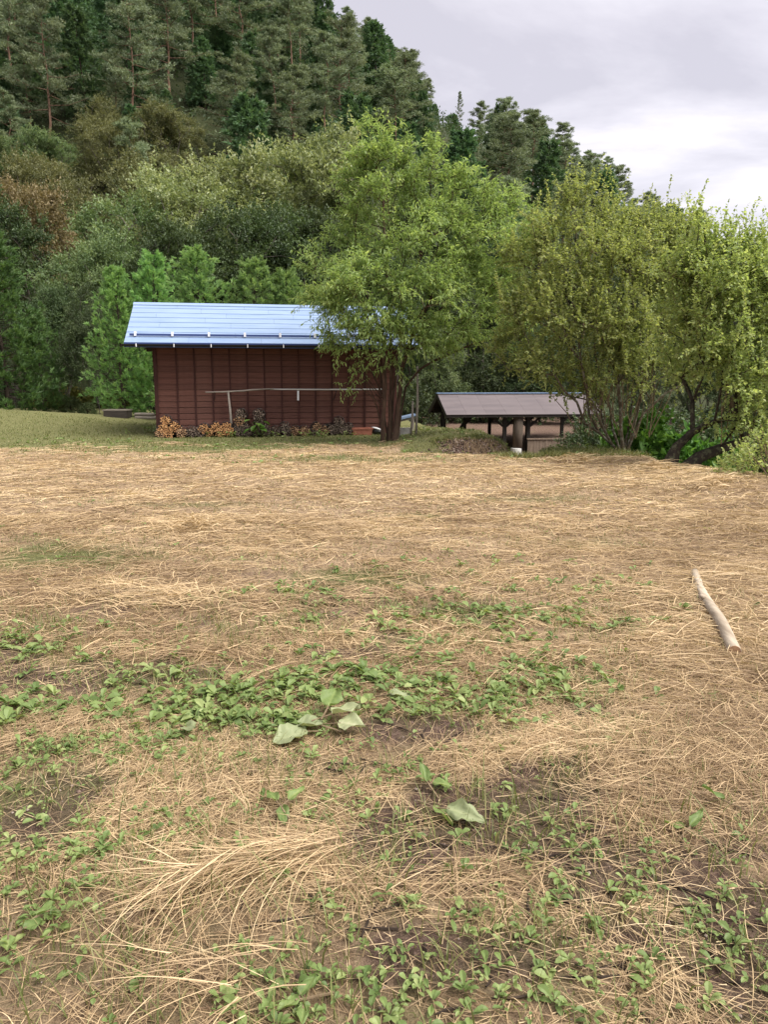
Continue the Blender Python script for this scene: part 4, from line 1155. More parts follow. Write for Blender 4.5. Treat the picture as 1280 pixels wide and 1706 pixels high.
CED = [kit(cedar(s, 6.0, 1.75, 125, 14, 12, .19, .036, power=.62), M['bark_dark'], M['cedar_leaf'], 'c') for s in (1, 2, 3)]
rows = [(14, 398, 29, 0, 1.0, 'tall dense green cedar at the left edge of the photo'),
        (-70, 440, 28, 1, 1.0, 'cedar cut off by the left edge of the photo'),
        (72, 520, 30.5, 2, .85, 'smaller cedar tucked behind the tall left cedar'),
        (258, 428, 27.8, 1, .86, 'two-topped feathery cedar left of the shed, right top'),
        (208, 452, 27.2, 2, .9, 'feathery cedar beside the shed, left and lower of a pair'),
        (342, 421, 25.2, 0, .95, 'rounded bright cedar rising behind the left half of the shed roof'),
        (424, 440, 25.6, 2, .95, 'pointed cedar rising behind the middle of the shed roof'),
        (492, 458, 26.0, 1, .92, 'short cedar top behind the shed roof left of the tall tree'),
        (548, 482, 26.2, 0, .9, 'cedar top half hidden by the tall tree behind the shed roof')]
for px, py, d, k, wd, lb in rows:
    b = W(px, 690, d); s = top_scale(px, py, d, b[0], b[1], 6.0)
    put(CED[k] if px > 100 else CED[k] + (M['cedar_dark'],), 'cedar_tree', lb, 'tree', (b[0], b[1], float(ground_z(b[0], b[1])) - .05), R9.uniform(0, 6.28), (s * wd * 1.02, s * wd * 1.02, s), 'cedars beside and behind the shed')
CYP = [kit(cedar(s, 12.0, 2.7, 105, 11, 9, .52, .13, .16, .15, .08, .6), M['bark_dark'], M['cypress_leaf'], 'c') for s in (11, 12, 13)]
PINE = [kit(pine(21, 15, 3.0, .62), M['bark_pine'], M['pine_leaf'], 'p'), kit(pine(22, 15, 2.5, .5, 26), M['bark_pine'], M['pine_leaf'], 'p'),
        kit(pine(23, 15, 3.4, .75, 34), M['bark_pine'], M['pine_leaf'], 'p'), kit(pine(24, 15, 2.3, .42, 22), M['bark_pine'], M['pine_leaf'], 'p')]
BR_raw = [broad(31, 10, 4.2, 2.2, 320, 15, .155, .078), broad(32, 10, 3.7, 2.0, 290, 15, .155, .078), broad(33, 10, 4.6, 2.4, 340, 15, .155, .075)]
BR = {}
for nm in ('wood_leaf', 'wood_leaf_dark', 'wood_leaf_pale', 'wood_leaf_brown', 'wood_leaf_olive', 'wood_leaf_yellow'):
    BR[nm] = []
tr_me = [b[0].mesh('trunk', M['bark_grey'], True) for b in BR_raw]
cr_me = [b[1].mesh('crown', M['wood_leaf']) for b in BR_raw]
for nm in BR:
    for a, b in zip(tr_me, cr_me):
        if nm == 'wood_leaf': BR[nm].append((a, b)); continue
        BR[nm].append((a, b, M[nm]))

# broadleaf wood behind the shed and the pavilion: (top px, top py, distance, leaf, shape, width, label)
mid = [(160, 405, 38, 'wood_leaf', 0, .8, 'pale-topped broadleaf tree behind the left cedars'),
       (105, 470, 34, 'wood_leaf_dark', 1, .75, 'dark broadleaf tree between the left cedar and the feathery pair'),
       (160, 470, 31, 'wood_leaf_dark', 2, .6, 'shaded tree with a bare dark trunk left of the feathery cedars'),
       (235, 335, 42, 'wood_leaf', 2, .9, 'olive broadleaf tree above the feathery cedar pair'),
       (320, 290, 45, 'wood_leaf_pale', 0, .9, 'silvery-topped broadleaf tree above the left end of the roof'),
       (300, 370, 37, 'wood_leaf_dark', 1, .9, 'broadleaf tree just above the rounded cedar behind the roof'),
       (400, 256, 47, 'wood_leaf_pale', 1, .95, 'tallest pale broadleaf crown left of centre below the pines'),
       (390, 350, 38, 'wood_leaf_dark', 2, .9, 'dark olive broadleaf tree above the middle of the roof'),
       (470, 252, 48, 'wood_leaf_pale', 2, .9, 'pale broadleaf crown at the foot of the bare pine trunks'),
       (468, 345, 39, 'wood_leaf_dark', 0, .9, 'rounded dark broadleaf tree above the pointed cedar'),
       (545, 248, 47, 'wood_leaf_pale', 0, .9, 'pale broadleaf crown left of the tall tree top'),
       (545, 350, 40, 'wood_leaf_dark', 1, .9, 'dark broadleaf tree left of the tall tree crown'),
       (605, 300, 46, 'wood_leaf', 2, .9, 'broadleaf tree half hidden behind the left of the tall tree'),
       (690, 330, 46, 'wood_leaf_dark', 1, .9, 'broadleaf tree seen through the top of the tall tree'),
       (640, 430, 38, 'wood_leaf_dark', 0, .9, 'dark tree filling the gap behind the tall tree trunk'),
       (735, 420, 44, 'wood_leaf_dark', 2, 1., 'dark broadleaf tree behind the right of the tall tree'),
       (730, 540, 35, 'wood_leaf', 1, .9, 'low broadleaf tree above the left gable of the pavilion'),
       (805, 500, 38, 'wood_leaf_dark', 0, 1., 'dark tree above the middle of the pavilion roof'),
       (860, 440, 44, 'wood_leaf', 2, 1., 'broadleaf tree between the tall tree and the multi-stemmed tree'),
       (890, 540, 36, 'wood_leaf_dark', 1, .9, 'dark tree above the right half of the pavilion roof'),
       (960, 430, 42, 'wood_leaf_dark', 0, 1., 'broadleaf tree behind the multi-stemmed tree crown'),
       (990, 560, 35, 'wood_leaf_dark', 2, .9, 'low shaded tree behind the stems of the multi-stemmed tree'),
       (1060, 470, 40, 'wood_leaf_dark', 1, 1., 'broadleaf tree seen between the two right-hand trees'),
       (1080, 580, 30, 'wood_leaf_dark', 0, .8, 'low dark tree behind the arching trunks'),
       (1150, 470, 38, 'wood_leaf', 2, 1., 'broadleaf tree behind the crown at the right edge'),
       (1180, 580, 28, 'wood_leaf_dark', 1, .8, 'low shaded tree behind the right-edge tree stems'),
       (1250, 480, 36, 'wood_leaf_dark', 0, 1., 'dark broadleaf tree at the far right behind the right-edge tree'),
       (1290, 560, 27, 'wood_leaf_dark', 2, .8, 'shaded tree cut off by the right edge of the photo'),
       (85, 262, 58, 'wood_leaf_olive', 0, .8, 'olive brown broadleaf tree on the lower left slope'),
       (190, 205, 66, 'wood_leaf_olive', 2, .85, 'large olive broadleaf tree under the big spreading pine'),
       (255, 250, 60, 'wood_leaf_olive', 1, .8, 'dull olive tree above the silvery-topped broadleaf tree'),
       (70, 300, 50, 'wood_leaf_brown', 1, .72, 'rusty brown turning tree on the left slope'),
       (20, 345, 44, 'wood_leaf_dark', 0, .8, 'dark tree below the rusty brown tree at the left edge'),
       (130, 62, 100, 'wood_leaf_yellow', 0, .75, 'yellow-green tree among the pines high on the left'),
       (170, 85, 97, 'wood_leaf_yellow', 1, .6, 'smaller yellow-green tree right of the big one high on the left'),
       (295, 160, 78, 'wood_leaf', 1, .6, 'light green tree below the straight pine on the slope'),
       (815, 265, 118, 'wood_leaf_brown', 1, .45, 'reddish brown tree below the pines of the right spur'),
       (845, 275, 116, 'wood_leaf', 0, .5, 'light green tree among the pines of the right spur')]
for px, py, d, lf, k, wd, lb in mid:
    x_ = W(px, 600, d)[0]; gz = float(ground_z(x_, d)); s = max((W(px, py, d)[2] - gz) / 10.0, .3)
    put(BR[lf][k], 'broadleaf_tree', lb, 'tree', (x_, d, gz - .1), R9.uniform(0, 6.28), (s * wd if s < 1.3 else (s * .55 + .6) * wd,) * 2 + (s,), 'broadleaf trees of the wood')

# big single pines and forest on the hillside
big = [(55, 70, 78, 2, 'big spreading pine at the left edge of the slope'), (205, 92, 80, 2, 'big spreading pine with a visible trunk on the left slope'), (292, 38, 92, 1, 'straight pine standing above the light green tree'),
       (20, 150, 70, 0, 'pine low on the left edge of the slope'), (765, 152, 128, 0, 'thin lone pine on the skyline between hill and spur')]
for px, py, d, k, lb in big:
    x_ = W(px, 300, d)[0]; gz = float(ground_z(x_, d)); s = (W(px, py, d)[2] - gz) / 15
    put(PINE[k], 'pine_tree', lb, 'tree', (x_, d, gz - .2), R9.uniform(0, 6.28), (min(s, 1.25) * (.45 if 'lone' in lb else 1.15),) * 2 + (s,), 'pines on the hillside')
rngF = np.random.default_rng(5)
pts = []
cand = np.stack([rngF.uniform(-110, 120, 9000), rngF.uniform(50, 185, 9000)], -1)
cand = cand[np.argsort(cand[:, 1])]
HZ = ground_z(cand[:, 0], cand[:, 1])
px_, py_ = project(np.stack([cand[:, 0], cand[:, 1], HZ + 8], -1))
for i in rngF.permutation(len(cand)):
    x_, y_ = cand[i]
    if HZ[i] < (1.2 if px_[i] < 760 else 3) or not (-60 < px_[i] < 1340) or py_[i] < -170: continue
    sp = 4.6 if y_ < 110 else 5.6
    if any((x_ - q[0]) ** 2 + (y_ - q[1]) ** 2 < sp * sp for q in pts): continue
    pts.append((x_, y_, HZ[i], px_[i], py_[i]))
def sil(px):      # skyline of the tree tops in the photograph
    return np.interp(px, (0, 500, 560, 640, 700, 735, 750, 790, 800, 850, 900, 960, 1010, 1060, 1085, 1150, 1280), (-400, -20, 12, 45, 105, 165, 205, 225, 185, 180, 200, 235, 262, 295, 335, 352, 385))
forest = []
for x_, y_, z_, px, py in sorted(pts, key=lambda q: q[1]):
    H = R9.uniform(10.5, 15.5)
    pz = R9.random()
    cyp = (px < 330 and py < 45) or (330 < px < 760 and 190 < py < 330) or (px < 120 and py > 200) or (px > 1120)
    if cyp: cyp = pz < .85
    else: cyp = pz < (.25 if px < 760 else .22)
    brd = px < 340 and py > 120 and y_ < 84 and pz < .8
    if brd: cyp = False; H = R9.uniform(7.0, 10.0)
    if cyp: H *= .78
    tz = project(np.array((x_, y_, z_ + H)))
    lim = sil(tz[0]) - R9.choice((16, 6, 0, -6, -14, -22))
    if tz[1] < lim:                                # keep below the skyline the hill really has
        zt = W(tz[0], lim, y_)[2]; H = zt - z_
        if H < 5.5: continue
        tz = project(np.array((x_, y_, z_ + H)))
    if tz[1] > 430 or tz[1] < -260: continue
    hw = 2.2 / y_ * F
    if sum(1 for q in forest if abs(q[5] - tz[0]) < hw * .8 and q[6] < tz[1] - 30) >= 3: continue      # hidden behind nearer trees
    if cyp: zone = 'high on the left of the hill' if px < 330 and py < 100 else ('low on the left slope' if px < 330 else ('in the dark belt below the pine trunks' if px < 760 else ('at the far right of the skyline' if px > 1120 else 'among the pines of the right spur')))
    else:
        sky_ = tz[1] < sil(tz[0]) + 40
        if px > 770: zone = 'on the skyline of the right spur' if sky_ else 'on the flank of the right spur'
        elif px > 330: zone = 'on the skyline of the main hill' if sky_ else ('on the upper slope of the main hill' if py < 110 else 'low on the main hill above the broadleaf crowns')
        else: zone = 'on the left of the main hill'
        if brd: zone = 'on the lower left slope'
    forest.append((x_, y_, z_, H, 2 if brd else cyp, float(tz[0]), float(tz[1]), zone))
ones = 'first second third fourth fifth sixth seventh eighth ninth tenth eleventh twelfth thirteenth fourteenth fifteenth sixteenth seventeenth eighteenth nineteenth'.split()
def nth(i):
    if i < 19: return ones[i]
    t_ = (i + 1) // 10; u_ = (i + 1) % 10
    tens = {2: 'twent', 3: 'thirt', 4: 'fort', 5: 'fift', 6: 'sixt', 7: 'sevent', 8: 'eight', 9: 'ninet'}[t_]
    return tens + ('ieth' if u_ == 0 else 'y-' + ones[u_ - 1])
for q in [q for q in forest if not q[4] and q[5] < 770]:                       # young cypresses under the tall pines
    for _ in range(2):
        x_ = q[0] + R9.uniform(-3.2, 3.2); y_ = q[1] + R9.uniform(-4.5, -1.5); z_ = float(ground_z(x_, y_)); H = R9.uniform(4.5, 7.5)
        tz = project(np.array((x_, y_, z_ + H))); hw = 1.4 / y_ * F
        if sum(1 for f_ in forest if f_[1] < y_ and abs(f_[5] - tz[0]) < hw and f_[6] < tz[1] - 20 and f_[4]) >= 1 or tz[1] > 330 or tz[1] < -120 or tz[1] < sil(tz[0]) + 8: continue
        forest.append((x_, y_, z_, H, True, float(tz[0]), float(tz[1]), 'growing under the tall pines'))
zn = {}
for q in forest: zn.setdefault((q[4], q[7]), []).append(q)
for (cyp, zone), qs in zn.items():
    for i, (x_, y_, z_, H, _, tx, ty, _z) in enumerate(sorted(qs, key=lambda q: q[5])):
        if cyp == 2:
            s = H / 10; lf = R9.choice(('wood_leaf_olive', 'wood_leaf_olive', 'wood_leaf', 'wood_leaf_dark'))
            put(BR[lf][R9.randrange(3)], 'broadleaf_tree', f'dull green broadleaf tree {zone}, {nth(i)} from the left', 'tree', (x_, y_, z_ - .3), R9.uniform(0, 6.28), (s * R9.uniform(.8, 1.0),) * 2 + (s,), 'broadleaf trees ' + zone)
        elif cyp:
            k = R9.randrange(3); s = H / 12
            put(CYP[k], 'cypress_tree', f'dark conical cypress {zone}, {nth(i)} from the left', 'tree', (x_, y_, z_ - .3), R9.uniform(0, 6.28), (s * R9.uniform(.95, 1.2),) * 2 + (s,), 'cypresses ' + zone)
        else:
            k = R9.choice((0, 1, 1, 2, 3, 3)) if tx > 330 else R9.choice((0, 2, 1)); s = H / 15
            put(PINE[k], 'pine_tree', f'grey-green pine {zone}, {nth(i)} from the left', 'tree', (x_, y_, z_ - .3), R9.uniform(0, 6.28), (s * R9.uniform(.95, 1.25),) * 2 + (s,), 'pines ' + zone)
# scrub between the trunks: nobody could count it
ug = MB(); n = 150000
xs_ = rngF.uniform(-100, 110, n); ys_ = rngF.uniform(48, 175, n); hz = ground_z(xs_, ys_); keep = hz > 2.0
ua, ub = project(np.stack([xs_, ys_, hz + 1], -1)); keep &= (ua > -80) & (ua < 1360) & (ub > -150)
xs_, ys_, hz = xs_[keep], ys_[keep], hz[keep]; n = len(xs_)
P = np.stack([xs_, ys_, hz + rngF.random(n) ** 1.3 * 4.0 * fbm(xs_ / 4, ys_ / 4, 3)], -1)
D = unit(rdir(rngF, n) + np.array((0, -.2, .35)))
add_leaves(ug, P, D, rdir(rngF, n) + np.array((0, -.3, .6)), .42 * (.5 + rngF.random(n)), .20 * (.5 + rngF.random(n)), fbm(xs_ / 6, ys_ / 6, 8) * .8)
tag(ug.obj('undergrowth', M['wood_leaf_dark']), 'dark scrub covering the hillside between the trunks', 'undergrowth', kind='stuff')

# ------------------------------------------------------------------ shrubs and leafy plants
def bush(seed, R, H, n_sh, nl, ll, lw, sl=.3, hang=.15, up=.5):
    rng = np.random.default_rng(seed); tb = MB(); lf = MB()
    for k in range(12):
        a = rng.random() * 6.28; rr = R * .6 * rng.random() ** .5; q = np.array((math.cos(a) * rr, math.sin(a) * rr, H * (.45 + .35 * rng.random())))
        tb.tube([q * np.array((.0, .0, 0)), q * np.array((.45, .45, .55)), q], [.014, .010, .005], 4, cap=False)
    u = rdir(rng, n_sh); u[:, 2] = np.abs(u[:, 2]) * 1.15 - .15
    r_ = .45 + .5 * rng.random(n_sh) ** .5
    lump = .75 + .5 * fbm(u[:, 0] * 2.2 + seed, u[:, 1] * 2.2 + u[:, 2], seed, 3)
    P = u * (r_ * lump)[:, None] * np.array((R, R, H * .82)); P[:, 2] += H * .12
    D = unit(u * .7 + rdir(rng, n_sh) * .6 + np.array((0, 0, up)))
    shoots(lf, tb, rng, P, D, sl * (.6 + .7 * rng.random(n_sh)), .15, nl, ll, lw, hang=hang, spreadf=.8, r=.004)
    return tb, lf
def put_bush(kt, name, label, cat, loc, sc=1.0, group=None, rz=None):
    t = thing(name, label, cat, loc, R9.uniform(0, 6.28) if rz is None else rz, group, sc)
    inst('stems', kt[0], t); inst('foliage', kt[1], t)
    return t
def bkit(mb, leaf, bark='bark_dark'):
    return (mb[0].mesh('stems', M[bark]), mb[1].mesh('foliage', M[leaf]))
RB = bkit(bush(3, .5, .75, 330, 14, .06, .035, .14), 'wood_leaf')
RB2 = bkit(bush(4, .5, .7, 330, 14, .06, .035, .14), 'wood_leaf_yellow')
def gpt(px, d):
    x_ = W(px, 690, d)[0]; return (x_, d, float(ground_z(x_, d)) - .03)
put_bush(RB, 'round_shrub', 'larger of two clipped round shrubs under the trees left of the shed', 'shrub', gpt(119, 31), 1.05, 'clipped shrubs under the trees')
put_bush(RB, 'round_shrub', 'smaller right one of two clipped round shrubs under the trees', 'shrub', gpt(147, 30.5), .72, 'clipped shrubs under the trees')
for i, (px, d, s, lb) in enumerate(((122, 38, 1.9, 'yellow-green hedge shrub behind the larger round shrub'), (160, 39, 1.8, 'yellow-green hedge shrub behind the smaller round shrub'), (198, 38, 1.7, 'yellow-green hedge shrub half hidden by the feathery cedar'), (85, 40, 1.9, 'yellow-green hedge shrub nearest the left cedar'))):
    put_bush(RB2, 'hedge_shrub', lb, 'shrub', gpt(px, d), s, 'yellow-green hedge behind the round shrubs')
BG = bkit(bush(6, .75, 1.15, 170, 10, .17, .115, .34, .25, .4), 'bright_leaf')
for px, py, d, s, lb in ((1075, 690, 16.2, 1.0, 'bright green large-leaved bush behind the arching trunk, taller part'), (1150, 722, 15.4, .75, 'bright green leafy bush seen under the arching trunk'), (1045, 715, 17.2, .9, 'bright green bush just right of the multi-stemmed base'), (1205, 735, 15.0, .8, 'bright green bush below the right-edge tree')):
    x_ = W(px, py, d)[0]; gz = float(ground_z(x_, d)); s_ = max((W(px, py, d)[2] - gz) / 1.15, .4)
    put_bush(BG, 'leafy_bush', lb, 'bush', (x_, d, gz - .05), (s, s, s_), 'bright leafy bushes below the right-hand trees')
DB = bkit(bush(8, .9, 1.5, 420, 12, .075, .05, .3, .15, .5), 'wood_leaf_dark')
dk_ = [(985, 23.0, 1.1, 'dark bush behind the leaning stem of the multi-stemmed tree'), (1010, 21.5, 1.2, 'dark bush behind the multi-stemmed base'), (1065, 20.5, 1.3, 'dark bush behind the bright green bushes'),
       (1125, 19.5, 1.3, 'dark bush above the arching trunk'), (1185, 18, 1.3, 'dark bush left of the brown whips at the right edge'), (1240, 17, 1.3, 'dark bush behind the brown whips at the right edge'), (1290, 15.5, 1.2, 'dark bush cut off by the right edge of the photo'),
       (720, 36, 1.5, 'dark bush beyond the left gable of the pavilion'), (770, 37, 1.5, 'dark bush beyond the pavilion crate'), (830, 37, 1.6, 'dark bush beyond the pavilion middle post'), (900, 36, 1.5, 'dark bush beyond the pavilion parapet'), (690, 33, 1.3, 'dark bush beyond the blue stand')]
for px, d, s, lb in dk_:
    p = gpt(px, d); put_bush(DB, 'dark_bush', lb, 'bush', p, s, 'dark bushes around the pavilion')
GB = bkit(bush(12, .55, .8, 120, 9, .06, .045, .3, .1, .5), 'pear_leaf', 'twig_brown')
for px, py, s, lb in ((1285, 812, .95, 'sparse twiggy bush at the right edge of the field'), (1235, 800, .6, 'small twiggy bush left of the one at the right edge')):
    b = G(px, py); b[2] = float(ground_z(b[0], b[1])) - .05
    put_bush(GB, 'twiggy_bush', lb, 'bush', b, s, 'twiggy bushes on the right field edge')

def broad_leaf(L, Wd, seed, lobed=0.0, nu=9, nv=7, curl=.25, wave=.08):
    """one real leaf blade with midrib fold, lobes and waves, along +x"""
    rng = np.random.default_rng(seed); V = []; ph = rng.random() * 6
    for i in range(nu):
        u = i / (nu - 1); prof_ = math.sin(math.pi * min(u ** .72, 1)) ** .8 if 0 < u < 1 else .0
        prof_ = max(prof_, .04 if u > .5 else .22) * (1 + lobed * abs(math.sin(u * 6.28 * 1.6 + ph)) - lobed * .5)
        for j in range(nv):
            v = j / (nv - 1) * 2 - 1
            z = abs(v) * Wd * .16 - curl * L * (u - .3) ** 2 + wave * L * math.sin(v * 4 + u * 7 + ph) * abs(v) * .6 + rng.normal() * .004 * L
            V.append((u * L, v * Wd / 2 * prof_ * (1 + .06 * math.sin(u * 23 + v)), z))
    Fq = [(i * nv + j, (i + 1) * nv + j, (i + 1) * nv + j + 1, i * nv + j + 1) for i in range(nu - 1) for j in range(nv - 1)]
    return V, Fq
def xform(V, yaw, pit, roll, loc):
    m = Matrix.Translation(Vector([float(q) for q in loc])) @ Matrix.Rotation(yaw, 4, 'Z') @ Matrix.Rotation(pit, 4, 'Y') @ Matrix.Rotation(roll, 4, 'X')
    return [tuple(m @ Vector(v)) for v in V]
# large-leaved plant growing in front of the firewood
x_, z_ = on_shed_plane(427, 712, -.55)
c = shed_pt(x_, -.58, 0)
fp = thing('fatsia_plant', 'leafy green plant with large leaves growing out of the firewood', 'plant', c, 0)
m = MB()
for k in range(5): a = k * 1.25; m.tube([(0, 0, 0), (.05 * math.cos(a), .05 * math.sin(a), .2), (.14 * math.cos(a), .12 * math.sin(a), .38)], [.010, .008, .005], 5, cap=False)
m.obj('stem', M['twig_brown'], fp)
rl = random.Random(5)
for k in range(13):
    a = rl.uniform(0, 6.28); V, Fq = broad_leaf(rl.uniform(.16, .26), rl.uniform(.12, .18), k, .15)
    rr = rl.uniform(.02, .22); MB().add(xform(V, a, rl.uniform(.1, .5), rl.uniform(-.3, .3), (rr * math.cos(a), rr * .6 * math.sin(a) - .04, rl.uniform(.2, .45))), Fq, .3 + .6 * rl.random()).obj('leaf', M['bright_leaf'], fp, smooth=True)

# ------------------------------------------------------------------ things lying in the field
kd = NT('driftwood'); dn = kd.noise(7, 6, stretch=(3, .35, 3)); dp = kd.noise(2.2, 4)
kd.base(kd.mix(kd.ramp(dp, (.45, (0, 0, 0)), (.68, (.8, .8, .8))), kd.ramp(dn, (.3, (.24, .195, .145)), (.7, (.50, .43, .34))), (.20, .15, .105, 1)), .8, .2).bump(dn, .5, .012)
M['driftwood'] = kd.m
LA, LB_ = G(1156, 960), G(1224, 1094)
for q in (LA, LB_): q[2] = float(ground_z(q[0], q[1])) + .032
lg = thing('fallen_pole', 'pale barkless pole lying in the straw at the right', 'log', LB_, 0)
dv = LA - LB_; sd_ = unit(np.array((dv[1], -dv[0], 0)))
ts = np.linspace(0, 1, 15)
offs = np.interp(ts, (0, .25, .5, .62, .8, 1), (0, .004, .0, -.008, -.004, .008))
line = [dv * t_ + sd_ * o_ + np.array((0, 0, .012 * math.sin(t_ * 7))) for t_, o_ in zip(ts, offs)]
rad = np.interp(ts, (0, .3, .55, .6, .66, .8, 1), (.036, .036, .034, .040, .033, .031, .028))
MB().tube(line, rad, 14, rough=.05, rng=RNG).obj('pole_body', M['driftwood'], lg, smooth=True)
kn = line[8]
MB().tube([kn, kn + (-.03, -.01, .035), kn + (-.055, -.02, .048)], [.026, .019, .011], 8, rough=.15, rng=RNG).obj('knot', M['driftwood'], lg, smooth=True)
e0 = unit(line[1] - line[0])
MB().tube([line[0] - e0 * .003, line[0] + e0 * .002], [.034, .0345], 14).obj('cut_end', M['cut_mid'], lg)

def wilted(name, label, px, py, leaves, group=None):
    c = G(px, py); c[2] = float(ground_z(c[0], c[1])) + .01
    t = thing(name, label, 'leaf' if len(leaves) == 1 else 'plant', c, 0, group)
    for k, (dx, dy, dz, L, Wd, yaw, pit, roll, lobed, mt) in enumerate(leaves):
        L *= .8; Wd *= .8; dz *= .75
        V, Fq = broad_leaf(L, Wd, int(px) + k, lobed + .06, 14, 9, .2, .15)
        MB().add(xform(V, yaw, pit, roll, (dx, dy, dz)), Fq, np.array([.2 + .45 * ((k * 37) % 10) / 10 + (.35 if j == 4 else (.18 if (i + abs(j - 4)) % 3 == 0 else 0)) for i in range(14) for j in range(9)])).obj('leaf', M[mt], t, smooth=True)
        d_ = np.array((math.cos(yaw), math.sin(yaw), 0))
        MB().tube([np.array((dx, dy, dz)) - d_ * .09 - np.array((0, 0, .02)), np.array((dx, dy, dz)) + d_ * .01], [.004, .003], 5).obj('stalk', M['twig_brown'], t)
wilted('wilted_plant', 'clump of large limp grey-green leaves amid the weeds', 545, 1222,
       [(-.02, -.02, .05, .17, .15, 2.9, .12, .1, .12, 'wilted_leaf'), (.02, .04, .08, .16, .13, .3, -.12, -.2, .15, 'wilted_leaf'), (.0, .08, .10, .15, .12, 1.3, -.35, .1, .1, 'weed_leaf'), (-.08, -.06, .04, .19, .16, 3.6, .1, -.1, .15, 'wilted_leaf'), (.05, .0, .05, .15, .12, -.3, -.05, .2, .12, 'wilted_leaf')])
wilted('wilted_leaf', 'single broad pale green leaf lying on straw in the middle foreground', 775, 1372, [(-.06, .03, .05, .18, .085, -.45, .05, .5, .22, 'wilted_leaf'), (-.10, .05, .04, .12, .09, -.9, .2, -.4, .1, 'weed_leaf')])
wilted('wilted_leaf', 'thin grey-green leaf lying beyond the limp leaf clump', 650, 1172, [(0, 0, .04, .12, .06, -.05, .05, .2, .1, 'wilted_leaf')])
wilted('wilted_leaf', 'pale leaf standing among the weeds left of the limp clump', 310, 1222, [(0, 0, .03, .12, .08, -.9, -.35, .3, .1, 'wilted_leaf')])
wilted('broad_weed', 'broad round leaves at the lower left corner', 40, 1570, [(0, 0, .04, .06, .05, .4, -.1, .1, .05, 'weed_leaf'), (-.03, -.02, .03, .055, .048, -1.2, .2, 0, .05, 'weed_leaf'), (.02, .04, .05, .065, .045, .9, -.2, -.2, .05, 'weed_leaf')])
wilted('broad_weed', 'upright broad leaf pair left of the single pale leaf', 712, 1318, [(0, 0, .04, .10, .045, 2.0, -.8, 0, 0, 'weed_leaf'), (.02, -.01, .04, .09, .05, -.3, -.1, .1, 0, 'weed_leaf')])
wilted('broad_weed', 'pointed upright leaf at the right foreground', 1205, 1350, [(0, 0, .04, .10, .045, 2.6, -.45, .3, 0, 'weed_leaf')])
wilted('broad_weed', 'slim leaf sprouting left of the pointed upright leaf', 1150, 1390, [(0, 0, .03, .11, .045, .7, -.35, .2, 0, 'weed_leaf'), (-.02, .0, .02, .08, .04, 2.6, -.1, 0, 0, 'weed_leaf')])
wilted('broad_weed', 'three-leaved weed below the limp leaf clump', 470, 1360, [(0, 0, .04, .10, .055, -1.3, .25, .1, 0, 'weed_leaf'), (.02, .03, .05, .10, .05, .9, -.2, .1, 0, 'weed_leaf'), (-.02, .02, .05, .09, .05, 2.2, -.1, 0, 0, 'weed_leaf')])
wilted('broad_weed', 'light green leaf tuft at the bottom edge left of centre', 500, 1680, [(0, 0, .03, .075, .045, .9, -.3, 0, 0, 'weed_leaf'), (0, -.01, .03, .07, .045, 3.6, .1, .2, 0, 'weed_leaf'), (.01, -.02, .02, .065, .04, -1.5, .0, 0, 0, 'weed_leaf')])

# ------------------------------------------------------------------ ground cover (nobody could count it)
rngS = np.random.default_rng(77)
def ribbons(mb, P0, D, L, wd, seg, curve, lift, tint, zfun=True, sag=0.0):
    """flat curved strips: straws and blades. lift: height of tip, middle"""
    n = len(P0); s = np.linspace(0, 1, seg + 1)
    S = np.stack([-D[:, 1], D[:, 0], np.zeros(n)], -1); S = unit(S)
    C = P0[:, None] + D[:, None] * (L[:, None] * s)[..., None] + S[:, None] * (curve[:, None] * L[:, None] * (s * s)[None])[..., None]
    if zfun:
        C[..., 2] = ground_z(C[..., 0], C[..., 1]) + P0[:, 2:3]
    C[..., 2] += lift[:, None] * np.sin(s * math.pi * .8)[None]
    tw = rngS.normal(size=(n, 1, 1)) * .5
    up = np.array((0, 0, 1.))
    SS = S[:, None] * np.cos(tw) + up * np.sin(tw)
    w_ = wd[:, None, None] * (1 - .75 * s ** 3)[None, :, None] / 2
    v = np.stack([C - SS * w_, C + SS * w_], 2).reshape(-1, 3)
    b = (np.arange(n) * 2 * (seg + 1))[:, None] + (np.arange(seg) * 2)[None]
    f = np.stack([b, b + 1, b + 3, b + 2], -1).reshape(-1, 4)
    mb.add(v, f, np.repeat(tint, 2 * (seg + 1)))
def scatter(n, y0, y1, pw=1.0, margin=1.12):
    """places in the part of the field the photograph shows, evenly per unit of area when pw = 1"""
    y = y0 + (y1 - y0) * rngS.random(n) ** pw
    half = 640 / F * (y * 1.02 + .3) * margin + .25
    x = (rngS.random(n) * 2 - 1) * half
    return x, y
